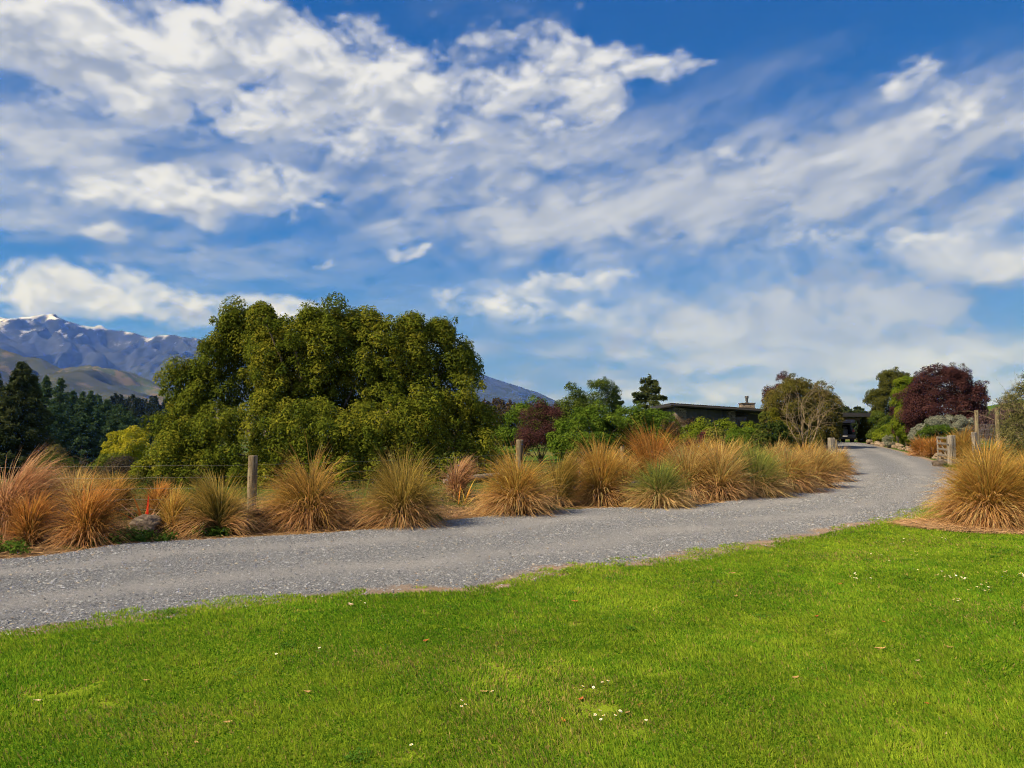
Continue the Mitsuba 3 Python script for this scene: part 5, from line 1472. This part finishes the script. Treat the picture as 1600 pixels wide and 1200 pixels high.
v = np.stack([ct - e1, ct + e2, ct + e1, ct - e2], 1).reshape(-1, 3)
f = (np.array([[0, 1, 2], [0, 2, 3]])[None] + (np.arange(n) * 4)[:, None, None]).reshape(-1, 3)
c = np.array([0.07, 0.17, 0.02]) * rng.uniform(0.7, 1.4, (n, 1))
put('lawn_clover', (v, f), 'leaf', color=np.repeat(c, 4, 0))
tag('lawn_clover', 'small broad leaved weeds growing in the lawn', 'weeds', kind='stuff')

# daisies and fallen leaves on the lawn, each one by itself
def daisy(x, y, label, s=1.0):
    rng = np.random.default_rng(int(abs(x * 977 + y * 3331)) % 99991)
    key = thing('daisy', label, 'flower', 'small white daisies on the lawn')
    z = float(lawn_z(x, y)) + 0.035 + 0.015 * rng.random()
    tilt = rng.normal(0, 0.25, 2)
    k = 9
    a = np.arange(k * 2) * np.pi / k
    r = 0.0095 * s * np.where(np.arange(k * 2) % 2 == 0, 1.0, 0.72)
    v = np.vstack([[[0, 0, 0]], np.stack([r * np.cos(a), r * np.sin(a), 0.002 + 0 * a], 1)])
    v[:, 2] += v[:, 0] * tilt[0] + v[:, 1] * tilt[1]
    f = np.array([[0, 1 + q, 1 + (q + 1) % (2 * k)] for q in range(2 * k)])
    put('petals', (v + [x, y, z], f), 'daisy_white', key)
    put('flower_centre', tube([(x, y, z + 0.001), (x, y, z + 0.004)], [0.0042 * s, 0.003 * s], 7), 'daisy_yellow', key)
    put('stem', tube([(x, y, z - 0.055), (x, y, z)], 0.0012 * s, 4), 'daisy_stem', key)


plain('daisy_white', (0.82, 0.82, 0.78), 0.7)
plain('daisy_yellow', (0.65, 0.42, 0.03), 0.7)
plain('daisy_stem', (0.08, 0.14, 0.03), 0.7)
rng = np.random.default_rng(91)
GROUPS = [('white daisy in the patch on the right part of the lawn, nearest the golden tussock', [(1410, 843, 30, 9), (1388, 855, 12, 3), (1475, 848, 10, 3)], 1.25),
          ('white daisy in the dense patch of the right half of the lawn', [(1478, 905, 16, 12), (1512, 912, 8, 4), (1530, 928, 22, 11), (1492, 947, 8, 5)], 1.25),
          ('white daisy in the loose patch at the right edge of the lawn', [(1562, 900, 10, 4), (1594, 906, 8, 5)], 1.2),
          ('white daisy in the sparse patch in the middle of the right lawn', [(1340, 910, 16, 7), (1372, 876, 14, 5), (1425, 870, 14, 5), (1425, 897, 10, 3)], 1.2),
          ('white daisy in the front patch below the middle of the lawn', [(944, 1080, 8, 3), (915, 1092, 12, 4), (950, 1136, 26, 8), (1007, 1142, 6, 2)], 1.0),
          ('white daisy scattered singly on the left part of the lawn', [(500, 1026, 3, 1), (556, 950, 12, 4), (430, 1037, 3, 1), (474, 1024, 3, 1), (722, 1118, 4, 2), (720, 1112, 3, 1), (765, 1098, 3, 1), (640, 1180, 3, 1)], 1.1)]
for lab, spots, s in GROUPS:
    for px, py, sp_, k in spots:
        for _ in range(k):
            x, y = hit(px + rng.normal(0, sp_ * 0.6), py + rng.normal(0, sp_ * 0.22))
            daisy(x, y, lab, s)

LEAFC = {'orange': (0.42, 0.13, 0.035), 'tan': (0.40, 0.26, 0.10), 'red': (0.38, 0.06, 0.025), 'pale': (0.46, 0.36, 0.24)}
q_ = True
for k_, c_ in LEAFC.items():
    plain('leaf_' + k_, c_, 0.7)
for px, py, k_, ln, lab in [(665, 1008, 'orange', .085, 'curled orange fallen leaf left of the middle of the lawn'), (898, 945, 'orange', .10, 'orange fallen leaf near the gravel edge in the middle'), (1145, 900, 'tan', .10, 'tan fallen leaf in the upper middle of the lawn'), (1312, 917, 'orange', .09, 'orange fallen leaf below the sparse daisies'), (1276, 969, 'red', .08, 'reddish fallen leaf in the right half of the lawn'), (1381, 977, 'orange', .07, 'small orange fallen leaf right of the reddish one'), (1150, 938, 'tan', .11, 'long tan fallen leaf in the middle of the lawn'), (1375, 1021, 'tan', .13, 'long thin tan fallen leaf lying across the right lawn'), (1482, 1018, 'tan', .11, 'thin pale tan fallen leaf near the right edge'), (1243, 1068, 'tan', .09, 'tan fallen leaf in the lower right lawn'), (908, 1100, 'orange', .08, 'larger orange fallen leaf left of the front daisies'), (880, 1136, 'orange', .075, 'orange fallen leaf just below the front daisies'), (1000, 1110, 'orange', .06, 'small orange fallen leaf right of the front daisies'), (980, 1124, 'tan', .06, 'small tan fallen leaf among the front daisies'), (1451, 1108, 'red', .055, 'small red fallen leaf in the lower right lawn'), (1434, 1040, 'pale', .06, 'small pale fallen leaf in the right lawn'), (548, 952, 'pale', .13, 'pale curled fallen leaf among the upper left daisies'), (480, 1090, 'tan', .07, 'tan fallen leaf in the lower left lawn'), (756, 1089, 'tan', .07, 'tan fallen leaf right of the bare patch'), (355, 1138, 'tan', .07, 'tan fallen leaf near the lower left corner'), (228, 1072, 'tan', .06, 'small tan fallen leaf far left on the lawn'), (1480, 1156, 'pale', .06, 'pale fallen leaf near the lower right corner'), (306, 1170, 'tan', .06, 'tan fallen leaf at the lower left'), (58, 1105, 'pale', .07, 'pale fallen leaf at the left edge of the lawn')]:
    x, y = hit(px, py)
    a = rng.uniform(0, np.pi)
    t = np.linspace(0, 1, 7)
    ln = ln * 0.8 if q_ else ln
    wdt = 0.19 * ln * np.sin(np.pi * t ** 0.85)
    up = 0.014 + 0.35 * ln * (t - 0.5) ** 2 * 2 + rng.normal(0, 0.002)
    ctr = np.stack([(t - 0.5) * ln, 0.06 * ln * np.sin(t * 5)], 1)
    v = np.concatenate([np.stack([ctr[:, 0], ctr[:, 1] + wdt, up + wdt * 0.6], 1), np.stack([ctr[:, 0], ctr[:, 1], up], 1), np.stack([ctr[:, 0], ctr[:, 1] - wdt, up + wdt * 0.6], 1)])
    ca, sa = math.cos(a), math.sin(a)
    v = np.stack([v[:, 0] * ca - v[:, 1] * sa + x, v[:, 0] * sa + v[:, 1] * ca + y, v[:, 2] + float(lawn_z(x, y))], 1)
    f = np.vstack([grid_faces(3, 7)])
    key = numbered('fallen_leaf')
    tag(key, lab, 'leaf')
    scene[key] = mikit.ply((v, f), 'leaf_' + k_, smooth=True)

print('triangles', sum(len(x[1]) for x in meshkit.WRITTEN.values()))

# ------------------------------------------------------------------ air
zt = 1750.0
scene['haze'] = {'type': 'cube', 'to_world': T().translate([0, 0, (zt - 60) / 2]).scale([15500, 15500, (zt + 60) / 2]), 'bsdf': {'type': 'null'}, 'interior': {'type': 'ref', 'id': 'air'}}
tag('haze', 'thin blue air between here and the mountains', kind='stuff')
